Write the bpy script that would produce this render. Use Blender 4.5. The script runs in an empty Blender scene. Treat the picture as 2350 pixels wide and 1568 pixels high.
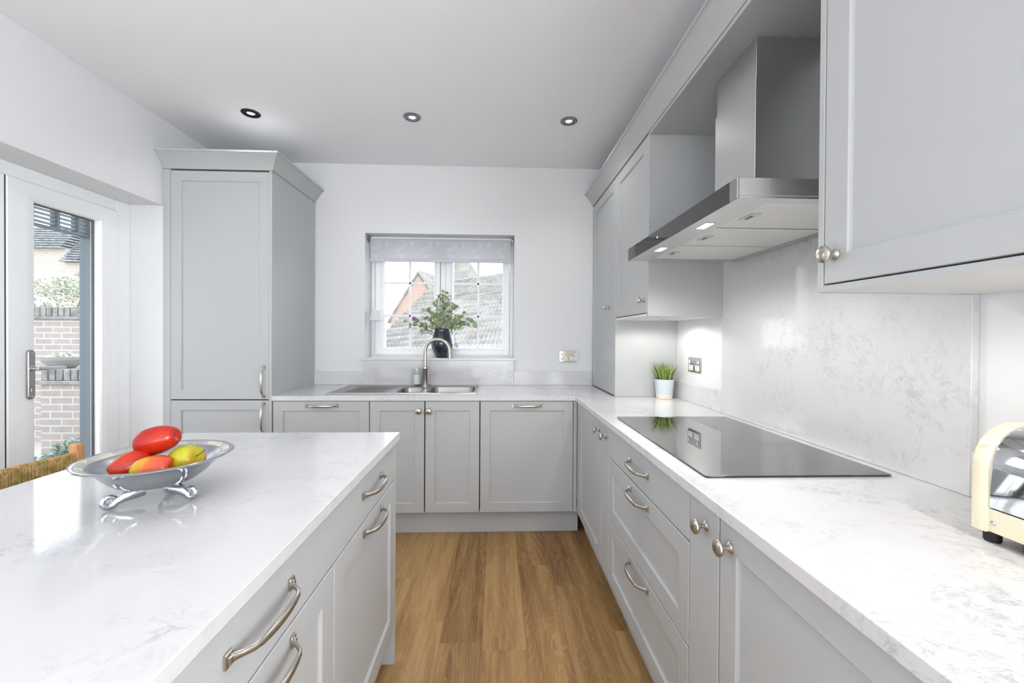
import bpy, bmesh, math, random
from mathutils import Vector, Matrix
random.seed(7)
PI = math.pi
S = bpy.context.scene
C = S.collection
# ---------------------------------------------------------------- helpers
def srgb(r, g, b):
    f = lambda c: (c/255/12.92) if c/255 <= .04045 else ((c/255+.055)/1.055)**2.4
    return (f(r), f(g), f(b), 1)
MATS = {}
def mat(name, col=(.8,.8,.8,1), rough=.5, metal=0, spec=.5, **kw):
    m = bpy.data.materials.new(name); m.use_nodes = True
    b = m.node_tree.nodes['Principled BSDF']
    b.inputs['Base Color'].default_value = col if len(col) == 4 else (*col, 1)
    b.inputs['Roughness'].default_value = rough
    b.inputs['Metallic'].default_value = metal
    b.inputs['Specular IOR Level'].default_value = spec
    for k, v in kw.items():
        b.inputs[k.replace('_', ' ')].default_value = v
    MATS[name] = m
    return m
class N:
    """small node-graph writer"""
    def __init__(s, m): s.t = m.node_tree; s.b = s.t.nodes.get('Principled BSDF'); s.out = s.t.nodes['Material Output']
    def n(s, typ, ins=None, **kw):
        x = s.t.nodes.new(typ)
        for k, v in kw.items(): setattr(x, k, v)
        for k, v in (ins or {}).items():
            if isinstance(v, bpy.types.NodeSocket): s.t.links.new(v, x.inputs[k])
            else: x.inputs[k].default_value = v
        return x
    def l(s, a, b): s.t.links.new(a, b)
    def math(s, op, a, b=None, c=None, clamp=False):
        x = s.t.nodes.new('ShaderNodeMath'); x.operation = op; x.use_clamp = clamp
        for i, v in enumerate((a, b, c)):
            if v is None: continue
            if isinstance(v, bpy.types.NodeSocket): s.t.links.new(v, x.inputs[i])
            else: x.inputs[i].default_value = v
        return x.outputs[0]
    def ramp(s, fac, stops, interp='LINEAR'):
        x = s.t.nodes.new('ShaderNodeValToRGB'); e = x.color_ramp.elements; x.color_ramp.interpolation = interp
        while len(e) < len(stops): e.new(.5)
        for i, (p, c) in enumerate(stops): e[i].position = p; e[i].color = c
        s.l(fac, x.inputs[0]); return x.outputs[0]
    def mix(s, f, a, b, typ='MIX'):
        x = s.t.nodes.new('ShaderNodeMix'); x.data_type = 'RGBA'; x.blend_type = typ
        for k, v in (('Factor', f), ('A', a), ('B', b)):
            i = [q for q in x.inputs if q.name == k and q.enabled][0] if k != 'Factor' else x.inputs[0]
            if isinstance(v, bpy.types.NodeSocket): s.l(v, i)
            else: i.default_value = v
        return [q for q in x.outputs if q.enabled][0]
    def coord(s, scale=(1,1,1), loc=(0,0,0), rot=(0,0,0)):
        tc = s.n('ShaderNodeTexCoord')
        mp = s.n('ShaderNodeMapping', {'Vector': tc.outputs['Object'], 'Scale': scale, 'Location': loc, 'Rotation': rot})
        return mp.outputs[0]
    def noise(s, v, scale, detail=2, rough=.5, dist=0):
        return s.n('ShaderNodeTexNoise', {'Vector': v, 'Scale': scale, 'Detail': detail, 'Roughness': rough, 'Distortion': dist}).outputs[0]
    def bump(s, h, strength=.1, dist=.01):
        b = s.n('ShaderNodeBump', {'Height': h, 'Strength': strength, 'Distance': dist}); s.l(b.outputs[0], s.b.inputs['Normal'])

def wloc(o):
    v = Vector((0,0,0))
    while o: v += o.location; o = o.parent
    return v
def finish(bm, smooth=35):
    bmesh.ops.recalc_face_normals(bm, faces=bm.faces)
def obj(name, bm, m, parent=None, smooth=35, origin=None):
    if isinstance(bm, (list, tuple)):
        pass
    finish(bm)
    me = bpy.data.meshes.new(name); 
    ms = m if isinstance(m, (list, tuple)) else [m]
    o = bpy.data.objects.new(name, me); C.objects.link(o)
    if parent: off = wloc(parent); o.parent = parent
    else:
        if origin is None:
            xs = [v.co.x for v in bm.verts]; ys = [v.co.y for v in bm.verts]; zs = [v.co.z for v in bm.verts]
            origin = ((min(xs)+max(xs))/2, (min(ys)+max(ys))/2, min(zs))
        off = Vector(origin); o.location = off
    for v in bm.verts: v.co -= off
    bm.to_mesh(me); bm.free()
    for x in ms: me.materials.append(MATS[x] if isinstance(x, str) else x)
    if smooth:
        for p in me.polygons: p.use_smooth = True
        me.set_sharp_from_angle(angle=math.radians(smooth))
    return o
def tag(o, label=None, cat=None, group=None, kind=None):
    if label: o['label'] = label
    if cat: o['category'] = cat
    if group: o['group'] = group
    if kind: o['kind'] = kind
    return o
def thing(name, label, cat, loc, group=None):
    o = bpy.data.objects.new(name, None); C.objects.link(o); o.location = loc; o.empty_display_size = .1
    return tag(o, label, cat, group)
def struct(name, bm, m, parent=None, smooth=35):
    return tag(obj(name, bm, m, parent, smooth), kind='structure')
def B(): return bmesh.new()
def box(bm, x0, y0, z0, x1, y1, z1, bev=0, mi=0, seg=1):
    r = bmesh.ops.create_cube(bm, size=1)
    vs = r['verts']
    for v in vs: v.co = Vector(((x0+x1)/2+v.co.x*(x1-x0), (y0+y1)/2+v.co.y*(y1-y0), (z0+z1)/2+v.co.z*(z1-z0)))
    fs = set(f for v in vs for f in v.link_faces)
    for f in fs: f.material_index = mi
    if bev:
        es = set(e for v in vs for e in v.link_edges)
        q = bmesh.ops.bevel(bm, geom=list(es), offset=bev, segments=seg, affect='EDGES', profile=.5)
        for f in q['faces']: f.material_index = mi
    return bm
def frame_of(axis):
    a = Vector(axis).normalized()
    u = a.cross(Vector((0,0,1)))
    if u.length < 1e-4: u = Vector((1,0,0))
    u.normalize(); return u, a.cross(u).normalized(), a
def loft(bm, rings, close=True, cap=True, mi=0):
    """rings: list of lists of Vector, same length"""
    R = [[bm.verts.new(p) for p in r] for r in rings]
    n = len(R[0])
    for a, b in zip(R, R[1:]):
        for i in range(n if close else n-1):
            j = (i+1) % n
            f = bm.faces.new((a[i], a[j], b[j], b[i])); f.material_index = mi
    if cap:
        for r in (R[0], R[-1]):
            try: f = bm.faces.new(r); f.material_index = mi
            except ValueError: pass
    return R
def lathe(bm, prof, o=(0,0,0), axis=(0,0,1), n=24, mi=0, sx=1, sy=1, cap=True, lobes=None):
    u, v, a = frame_of(axis); o = Vector(o)
    rings = []
    for r, d in prof:
        ring = []
        for i in range(n):
            t = 2*PI*i/n; rr = max(r, 1e-5)
            if lobes: rr *= 1+lobes[1]*math.cos(lobes[0]*t)
            ring.append(o + a*d + u*(rr*sx*math.cos(t)) + v*(rr*sy*math.sin(t)))
        rings.append(ring)
    return loft(bm, rings, True, cap, mi)
def tube(bm, pts, rad, n=10, mi=0, flat=1.0, up=None, cap=True):
    pts = [Vector(p) for p in pts]
    rs = rad if isinstance(rad, (list, tuple)) else [rad]*len(pts)
    rings = []; prev = None
    for i, p in enumerate(pts):
        t = (pts[min(i+1, len(pts)-1)]-pts[max(i-1, 0)]).normalized()
        if up is not None: s = Vector(up).normalized()
        elif prev is None:
            s = t.cross(Vector((0,0,1)))
            if s.length < .05: s = t.cross(Vector((1,0,0)))
        else: s = prev - t*prev.dot(t)
        s.normalize(); prev = s; w = t.cross(s).normalized()
        rings.append([p + s*(rs[i]*math.cos(2*PI*k/n)) + w*(rs[i]*flat*math.sin(2*PI*k/n)) for k in range(n)])
    return loft(bm, rings, True, cap, mi)
def plate(bm, outer, holes, z0, z1, mi=0):
    """flat slab with holes; outlines are lists of (x,y)"""
    tmp = bmesh.new(); loops = []
    for L in [outer]+holes:
        vs = [tmp.verts.new((x, y, 0)) for x, y in L]; loops.append(vs)
        for i in range(len(vs)): tmp.edges.new((vs[i], vs[(i+1) % len(vs)]))
    bmesh.ops.triangle_fill(tmp, use_beauty=True, use_dissolve=False, edges=tmp.edges[:])
    tmp.verts.index_update()
    idx = {v: i for i, v in enumerate(tmp.verts)}
    top = [bm.verts.new((v.co.x, v.co.y, z1)) for v in tmp.verts]
    bot = [bm.verts.new((v.co.x, v.co.y, z0)) for v in tmp.verts]
    for f in tmp.faces:
        a = [idx[v] for v in f.verts]
        bm.faces.new([top[i] for i in a]).material_index = mi
        bm.faces.new([bot[i] for i in reversed(a)]).material_index = mi
    for vs in loops:
        for i in range(len(vs)):
            a, b = idx[vs[i]], idx[vs[(i+1) % len(vs)]]
            bm.faces.new((top[a], top[b], bot[b], bot[a])).material_index = mi
    tmp.free(); return bm
def rrect(x0, y0, x1, y1, r, n=5):
    P = []
    for cx, cy, a0 in ((x1-r, y1-r, 0), (x0+r, y1-r, PI/2), (x0+r, y0+r, PI), (x1-r, y0+r, 1.5*PI)):
        for i in range(n+1):
            a = a0+PI/2*i/n; P.append((cx+r*math.cos(a), cy+r*math.sin(a)))
    return P
def xf(bm, M):
    bmesh.ops.transform(bm, matrix=M, verts=bm.verts); return bm
FACE = {'-y': 0, '-x': -PI/2, '+x': PI/2}
def place(bm, x, y, z, face):
    """front-local (x right, -y out) to world; x,y,z is the lower corner at local x=0"""
    return xf(bm, Matrix.Translation((x, y, z)) @ Matrix.Rotation(FACE[face], 4, 'Z'))
def shaker(w, h, t=.020, fw=.062, rec=.0085, g=.0015):
    bm = B()
    def ring(i, y): return [Vector((g+i, y, g+i)), Vector((w-g-i, y, g+i)), Vector((w-g-i, y, h-g-i)), Vector((g+i, y, h-g-i))]
    loft(bm, [ring(0, t), ring(0, .0015), ring(.0015, 0), ring(fw-.0005, 0), ring(fw+.001, .0015), ring(fw+.0035, .003), ring(fw+.004, rec)], cap=True)
    return bm
def slab(w, h, t=.020, g=.0015):
    bm = B(); box(bm, g, 0, g, w-g, t, h-g, .0015); return bm
def handle_bm(c, u, n, L=.19):
    """bow handle: c centre on the face, u along, n outward"""
    bm = B(); c = Vector(c); u = Vector(u); n = Vector(n); b = u.cross(n); k = L/.19
    S_ = [(-.092,.004,.0085),(-.087,.009,.0062),(-.080,.017,.0055),(-.071,.026,.0056),(-.058,.0315,.0066),(-.040,.034,.0078),(-.02,.0355,.0086),(0,.036,.0088)]
    S_ = S_ + [(-a, d, r) for a, d, r in reversed(S_[:-1])]
    rings = []
    for i, (s, d, r) in enumerate(S_):
        p = c+u*(s*k)+n*d
        a0 = S_[max(i-1, 0)]; a1 = S_[min(i+1, len(S_)-1)]
        t = (u*((a1[0]-a0[0])*k)+n*(a1[1]-a0[1])).normalized(); w = b.cross(t).normalized()
        rings.append([p+b*(r*math.cos(2*PI*j/12))+w*(r*.62*math.sin(2*PI*j/12)) for j in range(12)])
    loft(bm, rings)
    for s in (-1, 1):
        M = Matrix((u.to_4d(), b.to_4d(), n.to_4d(), (0,0,0,1))).transposed(); M[3][3] = 1
        for i in range(3): M[3][i] = 0
        q = B(); box(q, -.009, -.0115, 0, .009, .0115, .005, .0015); box(q, -.0055, -.007, .004, .0055, .007, .009, .002)
        M2 = Matrix.Translation(c+u*(s*.094*k)) @ M.to_3x3().to_4x4()
        xf(q, M2); me = bpy.data.meshes.new('t'); q.to_mesh(me); bm.from_mesh(me); q.free(); bpy.data.meshes.remove(me)
    return bm
def knob_bm(c, n):
    bm = B()
    lathe(bm, [(0,0),(.0125,0),(.0125,.002),(.0105,.0035),(.0095,.005),(.0065,.007),(.0055,.012),(.0058,.017),(.008,.020),(.015,.0225),(.0185,.026),(.0195,.029),(.0185,.032),(.014,.035),(.007,.0365),(0,.037)], c, n, 28)
    return bm
def join(bm, q):
    me = bpy.data.meshes.new('t'); q.to_mesh(me); bm.from_mesh(me); q.free(); bpy.data.meshes.remove(me); return bm
# ---------------------------------------------------------------- camera
yaw, pit, rol, F_PX, SH = 0.0379540146, 0.00726567438, 0.00601026058, 952.0, -4.03
HE = 1.2802
Fv = Vector((math.sin(yaw)*math.cos(pit), math.cos(yaw)*math.cos(pit), -math.sin(pit)))
rv = Vector((math.cos(yaw), -math.sin(yaw), 0)); uv = rv.cross(Fv)
r2 = rv*math.cos(rol)+uv*math.sin(rol); u2 = uv*math.cos(rol)-rv*math.sin(rol)
cd = bpy.data.cameras.new('camera'); cam = bpy.data.objects.new('camera', cd); C.objects.link(cam); S.camera = cam
M = Matrix.Identity(4)
for i in range(3): M[i][0] = r2[i]; M[i][1] = u2[i]; M[i][2] = -Fv[i]
M[2][3] = HE; cam.matrix_world = M
cd.sensor_fit = 'HORIZONTAL'; cd.sensor_width = 36; cd.lens = F_PX/2350*36; cd.shift_y = SH/2350; cd.clip_start = .02; cd.clip_end = 300
# ---------------------------------------------------------------- materials
m = mat('wall_paint', srgb(229,230,231), .6, spec=.25); g = N(m); v = g.coord(); g.bump(g.noise(v, 180, 3), .04, .002)
m = mat('ceiling_paint', srgb(243,244,247), .75, spec=.15); g = N(m); v = g.coord(); g.bump(g.noise(v, 150, 3), .03, .002)
m = mat('cabinet_paint', srgb(187,189,190), .42, spec=.4); g = N(m); v = g.coord(); g.bump(g.noise(v, 60, 2), .02, .001)
mat('cabinet_inside', srgb(60,60,58), .8)
mat('under_panel', srgb(226,225,222), .5)
def quartz(name, dens=1.0, loc=(0,0,0), vein=srgb(118,122,132)):
    m = mat(name, srgb(228,228,229), .08, spec=.5); g = N(m); v = g.coord(loc=loc)
    warp = g.n('ShaderNodeTexNoise', {'Vector': v, 'Scale': 3.0, 'Detail': 4, 'Roughness': .6})
    vv = g.n('ShaderNodeVectorMath', {0: warp.outputs[1], 1: (.35,.35,.35)}, operation='MULTIPLY').outputs[0]
    v2 = g.n('ShaderNodeVectorMath', {0: v, 1: vv}, operation='ADD').outputs[0]
    v3 = g.n('ShaderNodeMapping', {'Vector': v2, 'Rotation': (.3,.5,.7), 'Scale': (1,1.9,1.2)}).outputs[0]
    n1 = g.noise(v3, 6.5, 10, .74, .5)
    a = g.math('ABSOLUTE', g.math('SUBTRACT', n1, .5))
    line = g.ramp(a, [(0, (1,1,1,1)), (.008, (.6,.6,.6,1)), (.02, (0,0,0,1))])
    n4 = g.noise(v2, 16.0, 6, .7, .8)
    a4 = g.math('ABSOLUTE', g.math('SUBTRACT', n4, .52))
    line2 = g.ramp(a4, [(0, (1,1,1,1)), (.014, (0,0,0,1))])
    mask = g.ramp(g.noise(v, 2.6, 3, .6), [(.46, (0,0,0,1)), (.62, (1,1,1,1))])
    brk = g.ramp(g.noise(v, 38, 3, .6), [(.40, (0,0,0,1)), (.55, (1,1,1,1))])
    s = g.math('MULTIPLY', g.math('MAXIMUM', line, g.math('MULTIPLY', line2, .8)), g.math('MULTIPLY', mask, brk))
    soft = g.math('MULTIPLY', g.ramp(n1, [(.40, (0,0,0,1)), (.5, (1,1,1,1)), (.60, (0,0,0,1))]), g.math('MULTIPLY', mask, .07))
    f = g.math('MULTIPLY', g.math('ADD', g.math('MULTIPLY', s, .46), soft), dens, clamp=True)
    c = g.mix(f, srgb(216,216,217), vein)
    g.l(c, g.b.inputs['Base Color'])
    return m
quartz('quartz'); quartz('quartz_splash', 1.0, (3.1,1.7,2.2)); quartz('quartz_island', .95, (7.3,2.2,.4))
m = mat('brushed_steel', srgb(172,172,172), .3, 1); g = N(m); v = g.coord(scale=(2,2,260)); g.bump(g.noise(v, 6, 2), .03, .002)
m = mat('hood_steel', srgb(214,214,213), .34, 1); g = N(m); v = g.coord(scale=(2,2,200)); g.bump(g.noise(v, 6, 2), .03, .002)
mat('sink_steel', srgb(160,159,157), .34, 1)
mat('satin_nickel', srgb(200,194,184), .24, 1)
mat('chrome', srgb(215,217,220), .06, 1)
mat('polished_aluminium', srgb(196,198,204), .11, 1)
mat('aluminium_inside', srgb(176,178,186), .3, 1)
mat('black_glass', srgb(14,14,15), .015, spec=.62, IOR=1.6, Coat_Weight=.6, Coat_Roughness=.01)
mat('hood_glass', srgb(30,30,33), .06, spec=.5, Coat_Weight=.3, Coat_Roughness=.02)
mat('dark_trim', srgb(45,46,48), .4)
mat('upvc', srgb(246,248,250), .28, spec=.4)
mat('rubber', srgb(26,27,29), .6)
mat('cream_enamel', srgb(236,226,198), .25, spec=.5, Coat_Weight=.4)
mat('white_plastic', srgb(240,240,240), .3)
mat('lamp_white', srgb(228,229,231), .5)
mat('anthracite', srgb(92,102,108), .45)
mat('anthracite_light', srgb(140,150,156), .5)
mat('soil', srgb(52,42,34), .9)
mat('sill_quartz', srgb(226,226,224), .2)
def glassy(name, tint=(1,1,1,1), rough=0.0, ior=1.45):
    m = bpy.data.materials.new(name); m.use_nodes = True; t = m.node_tree; MATS[name] = m
    for x in list(t.nodes):
        if x.type != 'OUTPUT_MATERIAL': t.nodes.remove(x)
    g = N(m)
    geo = g.n('ShaderNodeNewGeometry'); io = g.math('ADD', ior, g.math('MULTIPLY', geo.outputs['Backfacing'], 1/ior-ior))
    fr = g.n('ShaderNodeFresnel', {'IOR': io}).outputs[0]
    tr = g.n('ShaderNodeBsdfTransparent', {'Color': tint}).outputs[0]
    gl = g.n('ShaderNodeBsdfGlossy', {'Roughness': rough}).outputs[0]
    mx = g.n('ShaderNodeMixShader', {0: fr, 1: tr, 2: gl})
    g.l(mx.outputs[0], t.nodes['Material Output'].inputs[0]); return m
glassy('pane_glass', (.97,.985,.98,1)); glassy('bottle_glass', (.99,1,1,1))
def emis(name, col, st):
    m = mat(name, (.9,.9,.9,1), .4); b = m.node_tree.nodes['Principled BSDF']
    b.inputs['Emission Color'].default_value = col; b.inputs['Emission Strength'].default_value = st; return m
emis('lamp_glow', (1,.93,.82,1), 9); emis('puck_glow', (1,.94,.84,1), 6); emis('spot_lens', (1,.98,.95,1), .45); emis('indicator', (1,1,1,1), 4)
# oak planks: per-plank tone and offset are stored on the floor mesh as wood data (face attributes)
m = mat('oak_floor', srgb(150,115,75), .38, spec=.35); g = N(m)
at = g.n('ShaderNodeAttribute', attribute_name='plank'); tone = at.outputs['Fac']
uvn = g.n('ShaderNodeAttribute', attribute_name='woodco').outputs['Vector']
sx = g.n('ShaderNodeSeparateXYZ', {0: uvn}); 
vlong = g.n('ShaderNodeCombineXYZ', {0: g.math('MULTIPLY', sx.outputs[0], 5.5), 1: g.math('MULTIPLY', sx.outputs[1], .55), 2: g.math('MULTIPLY', tone, 37)}).outputs[0]
big = g.noise(vlong, 1.6, 4, .55, 1.2)
rings = g.math('FRACT', g.math('MULTIPLY', big, 13))
rl = g.ramp(rings, [(0, (0,0,0,1)), (.12, (1,1,1,1)), (.8, (.75,.75,.75,1)), (1, (0,0,0,1))])
vf = g.n('ShaderNodeCombineXYZ', {0: g.math('MULTIPLY', sx.outputs[0], 190), 1: g.math('MULTIPLY', sx.outputs[1], 5), 2: tone}).outputs[0]
fine = g.noise(vf, 1, 3, .6)
vm = g.n('ShaderNodeCombineXYZ', {0: g.math('MULTIPLY', sx.outputs[0], 15), 1: g.math('MULTIPLY', sx.outputs[1], 1.2), 2: g.math('MULTIPLY', tone, 11)}).outputs[0]
med = g.noise(vm, 1, 3, .6, .6)
t0 = g.math('ADD', g.math('MULTIPLY', med, .9), g.math('MULTIPLY', g.math('SUBTRACT', tone, .5), .24))
base = g.ramp(t0, [(.22, srgb(124,88,50)), (.42, srgb(166,127,79)), (.58, srgb(194,155,102)), (.78, srgb(212,177,125))])
c1 = g.mix(g.math('MULTIPLY', g.math('SUBTRACT', 1, fine), .48), base, srgb(96,66,38))
c2 = g.mix(g.math('MULTIPLY', g.math('SUBTRACT', 1, rl), .38), c1, srgb(196,164,118))
ed = g.n('ShaderNodeAttribute', attribute_name='woodedge').outputs['Vector']; se = g.n('ShaderNodeSeparateXYZ', {0: ed})
g.l(c2, g.b.inputs['Base Color']); g.bump(g.math('ADD', fine, g.math('MULTIPLY', rl, .3)), .12, .002)
g.l(g.math('ADD', .30, g.math('MULTIPLY', fine, .22)), g.b.inputs['Roughness'])
def brickmat(name, c1, c2, mortar, sc=1.0, flip=False):
    m = mat(name, c1, .85, spec=.2); g = N(m); tc = g.n('ShaderNodeTexCoord'); s = g.n('ShaderNodeSeparateXYZ', {0: tc.outputs['Object']})
    h = s.outputs[1] if flip else s.outputs[0]
    v = g.n('ShaderNodeCombineXYZ', {0: h, 1: s.outputs[2]}).outputs[0]
    b = g.n('ShaderNodeTexBrick', {'Vector': v, 'Color1': c1, 'Color2': c2, 'Mortar': mortar, 'Scale': sc, 'Mortar Size': .008, 'Mortar Smooth': .1, 'Bias': 0.0, 'Brick Width': .225, 'Row Height': .075})
    nn = g.noise(tc.outputs['Object'], 22, 4, .6)
    g.l(g.mix(g.math('MULTIPLY', nn, .45), b.outputs[0], srgb(205,198,190)), g.b.inputs['Base Color']); g.bump(b.outputs[1], -.4, .01)
brickmat('garden_brick', srgb(158,142,136), srgb(144,133,129), srgb(185,181,176))
brickmat('orange_brick', srgb(176,136,117), srgb(165,126,108), srgb(176,154,140))
brickmat('pale_brick', srgb(185,172,160), srgb(176,162,151), srgb(199,192,183))
m = mat('coping_brick', srgb(135,133,129), .85); g = N(m); v = g.coord(); g.l(g.ramp(g.noise(v, 14, 4), [(.3, srgb(106,106,102)), (.7, srgb(158,156,151))]), g.b.inputs['Base Color'])
m = mat('roof_tile', srgb(150,148,145), .85, spec=.2); g = N(m); v = g.coord()
c = g.ramp(g.noise(v, 1.1, 6, .7), [(.32, srgb(109,109,109)), (.5, srgb(144,141,136)), (.68, srgb(169,162,151))])
c = g.mix(g.ramp(g.noise(v, .45, 3, .6), [(.64, (0,0,0,1)), (.72, (.45,.45,.45,1))]), c, srgb(176,126,100))
c = g.mix(g.ramp(g.noise(v, 3.5, 4, .7), [(.55, (0,0,0,1)), (.75, (.5,.5,.5,1))]), c, srgb(135,140,100))
g.l(c, g.b.inputs['Base Color'])
m = mat('slate_tile', srgb(135,138,142), .8); g = N(m); v = g.coord(); g.l(g.ramp(g.noise(v, 9, 5, .7), [(.3, srgb(100,106,109)), (.7, srgb(167,169,169))]), g.b.inputs['Base Color'])
def leafmat(name, a, b, sc=20, tr=.25):
    m = mat(name, a, .5, spec=.3); g = N(m); v = g.coord(); g.l(g.ramp(g.noise(v, sc, 3), [(.35, a), (.65, b)]), g.b.inputs['Base Color'])
    return m
leafmat('eucalyptus', srgb(104,122,88), srgb(182,196,156), 30); leafmat('grass_leaf', srgb(70,98,52), srgb(176,196,92), 60)
mat('grass_dark', srgb(64,84,52), .5); mat('grass_pale', srgb(190,204,120), .5); leafmat('garden_leaf', srgb(110,128,112), srgb(190,200,188), 12); leafmat('bush_leaf', srgb(134,142,120), srgb(186,190,172), 8)
leafmat('fir_leaf', srgb(70,92,60), srgb(120,140,90), 20)
mat('stem', srgb(96,92,60), .6); mat('purple_petal', srgb(150,110,190), .6); mat('white_petal', srgb(238,240,228), .6)
m = mat('vase_glaze', srgb(32,40,50), .07, spec=.6, Coat_Weight=.7, Coat_Roughness=.03); g = N(m); v = g.coord(scale=(1,1,.4)); g.l(g.ramp(g.noise(v, 26, 4), [(.35, srgb(18,22,28)), (.6, srgb(44,58,72)), (.75, srgb(88,112,128))]), g.b.inputs['Base Color'])
mat('pot_blue', srgb(202,214,217), .35); mat('pot_band', srgb(232,220,208), .45)
m = mat('oak_chair', srgb(206,150,98), .4); g = N(m); v = g.coord(scale=(1,1,.1)); g.l(g.ramp(g.noise(v, 60, 4), [(.3, srgb(190,132,82)), (.7, srgb(222,168,116))]), g.b.inputs['Base Color'])
m = mat('rush', srgb(178,148,96), .8, spec=.2); g = N(m); v = g.coord(); c = g.ramp(g.noise(v, 55, 4, .7), [(.3, srgb(128,104,60)), (.5, srgb(180,148,96)), (.7, srgb(206,180,128))])
g.l(g.mix(g.ramp(g.noise(v, 30, 2), [(.5, (0,0,0,1)), (.62, (.5,.5,.5,1))]), c, srgb(128,132,70)), g.b.inputs['Base Color'])
def fabric(name, col, k):
    m = mat(name, col, .8, spec=.1); g = N(m); tl = g.n('ShaderNodeBsdfTranslucent', {'Color': col}).outputs[0]
    mx = g.n('ShaderNodeMixShader', {0: k, 1: g.b.outputs[0], 2: tl}); g.l(mx.outputs[0], g.out.inputs[0])
fabric('blind_fabric', srgb(226,227,231), .55); fabric('blind_fern', srgb(244,245,247), .5); mat('blind_bar', srgb(200,201,206), .6)
m = mat('filter_mesh', srgb(190,190,188), .45, .4); g = N(m); v = g.coord(); vo = g.n('ShaderNodeTexVoronoi', {'Vector': v, 'Scale': 170, 'Randomness': 0.0}, voronoi_dimensions='3D').outputs[0]
g.l(g.ramp(vo, [(.30, srgb(130,130,128)), (.46, srgb(240,240,236))]), g.b.inputs['Base Color'])
m = mat('mosaic_rim', srgb(214,212,196), .3); g = N(m); v = g.coord(); g.l(g.n('ShaderNodeTexVoronoi', {'Vector': v, 'Scale': 42}).outputs[1], g.n('ShaderNodeSeparateXYZ').inputs[0])
vc = g.n('ShaderNodeTexVoronoi', {'Vector': v, 'Scale': 42}); sp = g.n('ShaderNodeSeparateXYZ', {0: vc.outputs[1]})
g.l(g.ramp(sp.outputs[0], [(.3, srgb(176,178,176)), (.7, srgb(222,216,192))]), g.b.inputs['Base Color'])
def fruit_mat(name, a, b, c_, axis=0, lo=-.03, hi=.03, sc=18):
    m = mat(name, a, .25, spec=.4, Coat_Weight=.1); g = N(m); tc = g.n('ShaderNodeTexCoord'); s = g.n('ShaderNodeSeparateXYZ', {0: tc.outputs['Object']})
    t = g.n('ShaderNodeMapRange', {0: s.outputs[axis], 1: lo, 2: hi}).outputs[0]
    t = g.math('ADD', t, g.math('MULTIPLY', g.math('SUBTRACT', g.noise(tc.outputs['Object'], sc, 4, .65, .5), .5), .9))
    g.l(g.ramp(t, [(.05, a), (.5, b), (.95, c_)]), g.b.inputs['Base Color'])
fruit_mat('fruit_scarlet', srgb(150,14,6), srgb(172,22,8), srgb(178,40,16))
fruit_mat('fruit_vermilion', srgb(185,63,21), srgb(190,48,21), srgb(171,36,23))
fruit_mat('fruit_blush', srgb(199,182,27), srgb(210,104,40), srgb(208,78,55))
fruit_mat('fruit_green', srgb(158,163,21), srgb(176,174,36), srgb(194,108,39), 0, -.03, .06)
mat('soap', srgb(240,240,238), .4); mat('keyhole', srgb(176,160,120), .35, .8)
m = mat('concrete_bowl', srgb(158,154,152), .8); mat('paving', srgb(176,172,164), .85); mat('bark', srgb(96,88,78), .8)
mat('house_render', srgb(210,200,190), .8)

# ================================================================ ROOM
XL, XR, YB, ZC = -2.068, 1.163, 3.268, 2.611
YR = -3.4                       # rear wall, behind the camera
# floor: planks as faces, oak data in attributes
def floor():
    bm = B(); data = []
    joints = {0: 1.686, 1: 2.307, -2: 1.864, 3: 1.779, -3: 2.205, -1: 2.95, 2: .9, -4: .8}
    L = 1.22
    for k in range(-14, 8):
        x0 = -.05+.18*k; x1 = x0+.18
        j = joints.get(k, random.uniform(0, L)); y = j-L*7
        while y < 3.4:
            y0, y1 = max(y, YR-.1), min(y+L, 3.4)
            if y1 > y0+.001:
                f = bm.faces.new([bm.verts.new(p) for p in ((x0, y0, 0), (x1, y0, 0), (x1, y1, 0), (x0, y1, 0))])
                data.append(random.random())
            y += L
    base = B(); box(base, -2.6, YR-.1, -.12, 1.5, 3.5, -.0008); 
    n = len(bm.faces)
    join(bm, base)
    me = bpy.data.meshes.new('floor'); bm.to_mesh(me); bm.free()
    o = bpy.data.objects.new('floor', me); C.objects.link(o); me.materials.append(MATS['oak_floor'])
    a = me.attributes.new('plank', 'FLOAT', 'FACE'); w = me.attributes.new('woodco', 'FLOAT_VECTOR', 'CORNER')
    me.attributes.new('woodedge', 'FLOAT_VECTOR', 'CORNER')
    for i, p in enumerate(me.polygons):
        t = data[i] if i < n else .5; a.data[i].value = t
        ox, oy = t*17.3, t*41.7
        for li in p.loop_indices:
            co = me.vertices[me.loops[li].vertex_index].co; w.data[li].vector = (co.x+ox, co.y+oy, t)
    tag(o, kind='structure')
floor()
bm = B(); box(bm, -2.6, YR-.2, ZC, 1.5, 3.6, ZC+.15); struct('ceiling', bm, 'ceiling_paint')
# back wall with the window opening
WX0, WX1, WZ0, WZ1 = -1.022, .139, 1.092, 2.080
bm = B(); box(bm, -2.6, YB, -.1, WX0, 3.6, ZC); box(bm, WX1, YB, -.1, 1.5, 3.6, ZC); box(bm, WX0, YB, -.1, WX1, 3.6, WZ0); box(bm, WX0, YB, WZ1, WX1, 3.6, ZC)
struct('wall_back', bm, 'wall_paint')
bm = B(); box(bm, XR, -.7, -.1, 1.5, YB, ZC); box(bm, XR, YR, -.1, 1.5, -2.7, ZC); box(bm, XR, -2.7, -.1, 1.5, -.7, .8); box(bm, XR, -2.7, 2.1, 1.5, -.7, ZC); struct('wall_right', bm, 'wall_paint')  # opening behind the camera is added to let side light in
DZ, DY0, DY1 = 2.081, 1.36, 2.657
bm = B(); box(bm, -2.42, DY1, -.1, XL, YB, ZC); box(bm, -2.42, YR, -.1, XL, DY0, ZC); box(bm, -2.42, DY0, DZ, XL, DY1, ZC); struct('wall_left', bm, 'wall_paint')
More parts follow.
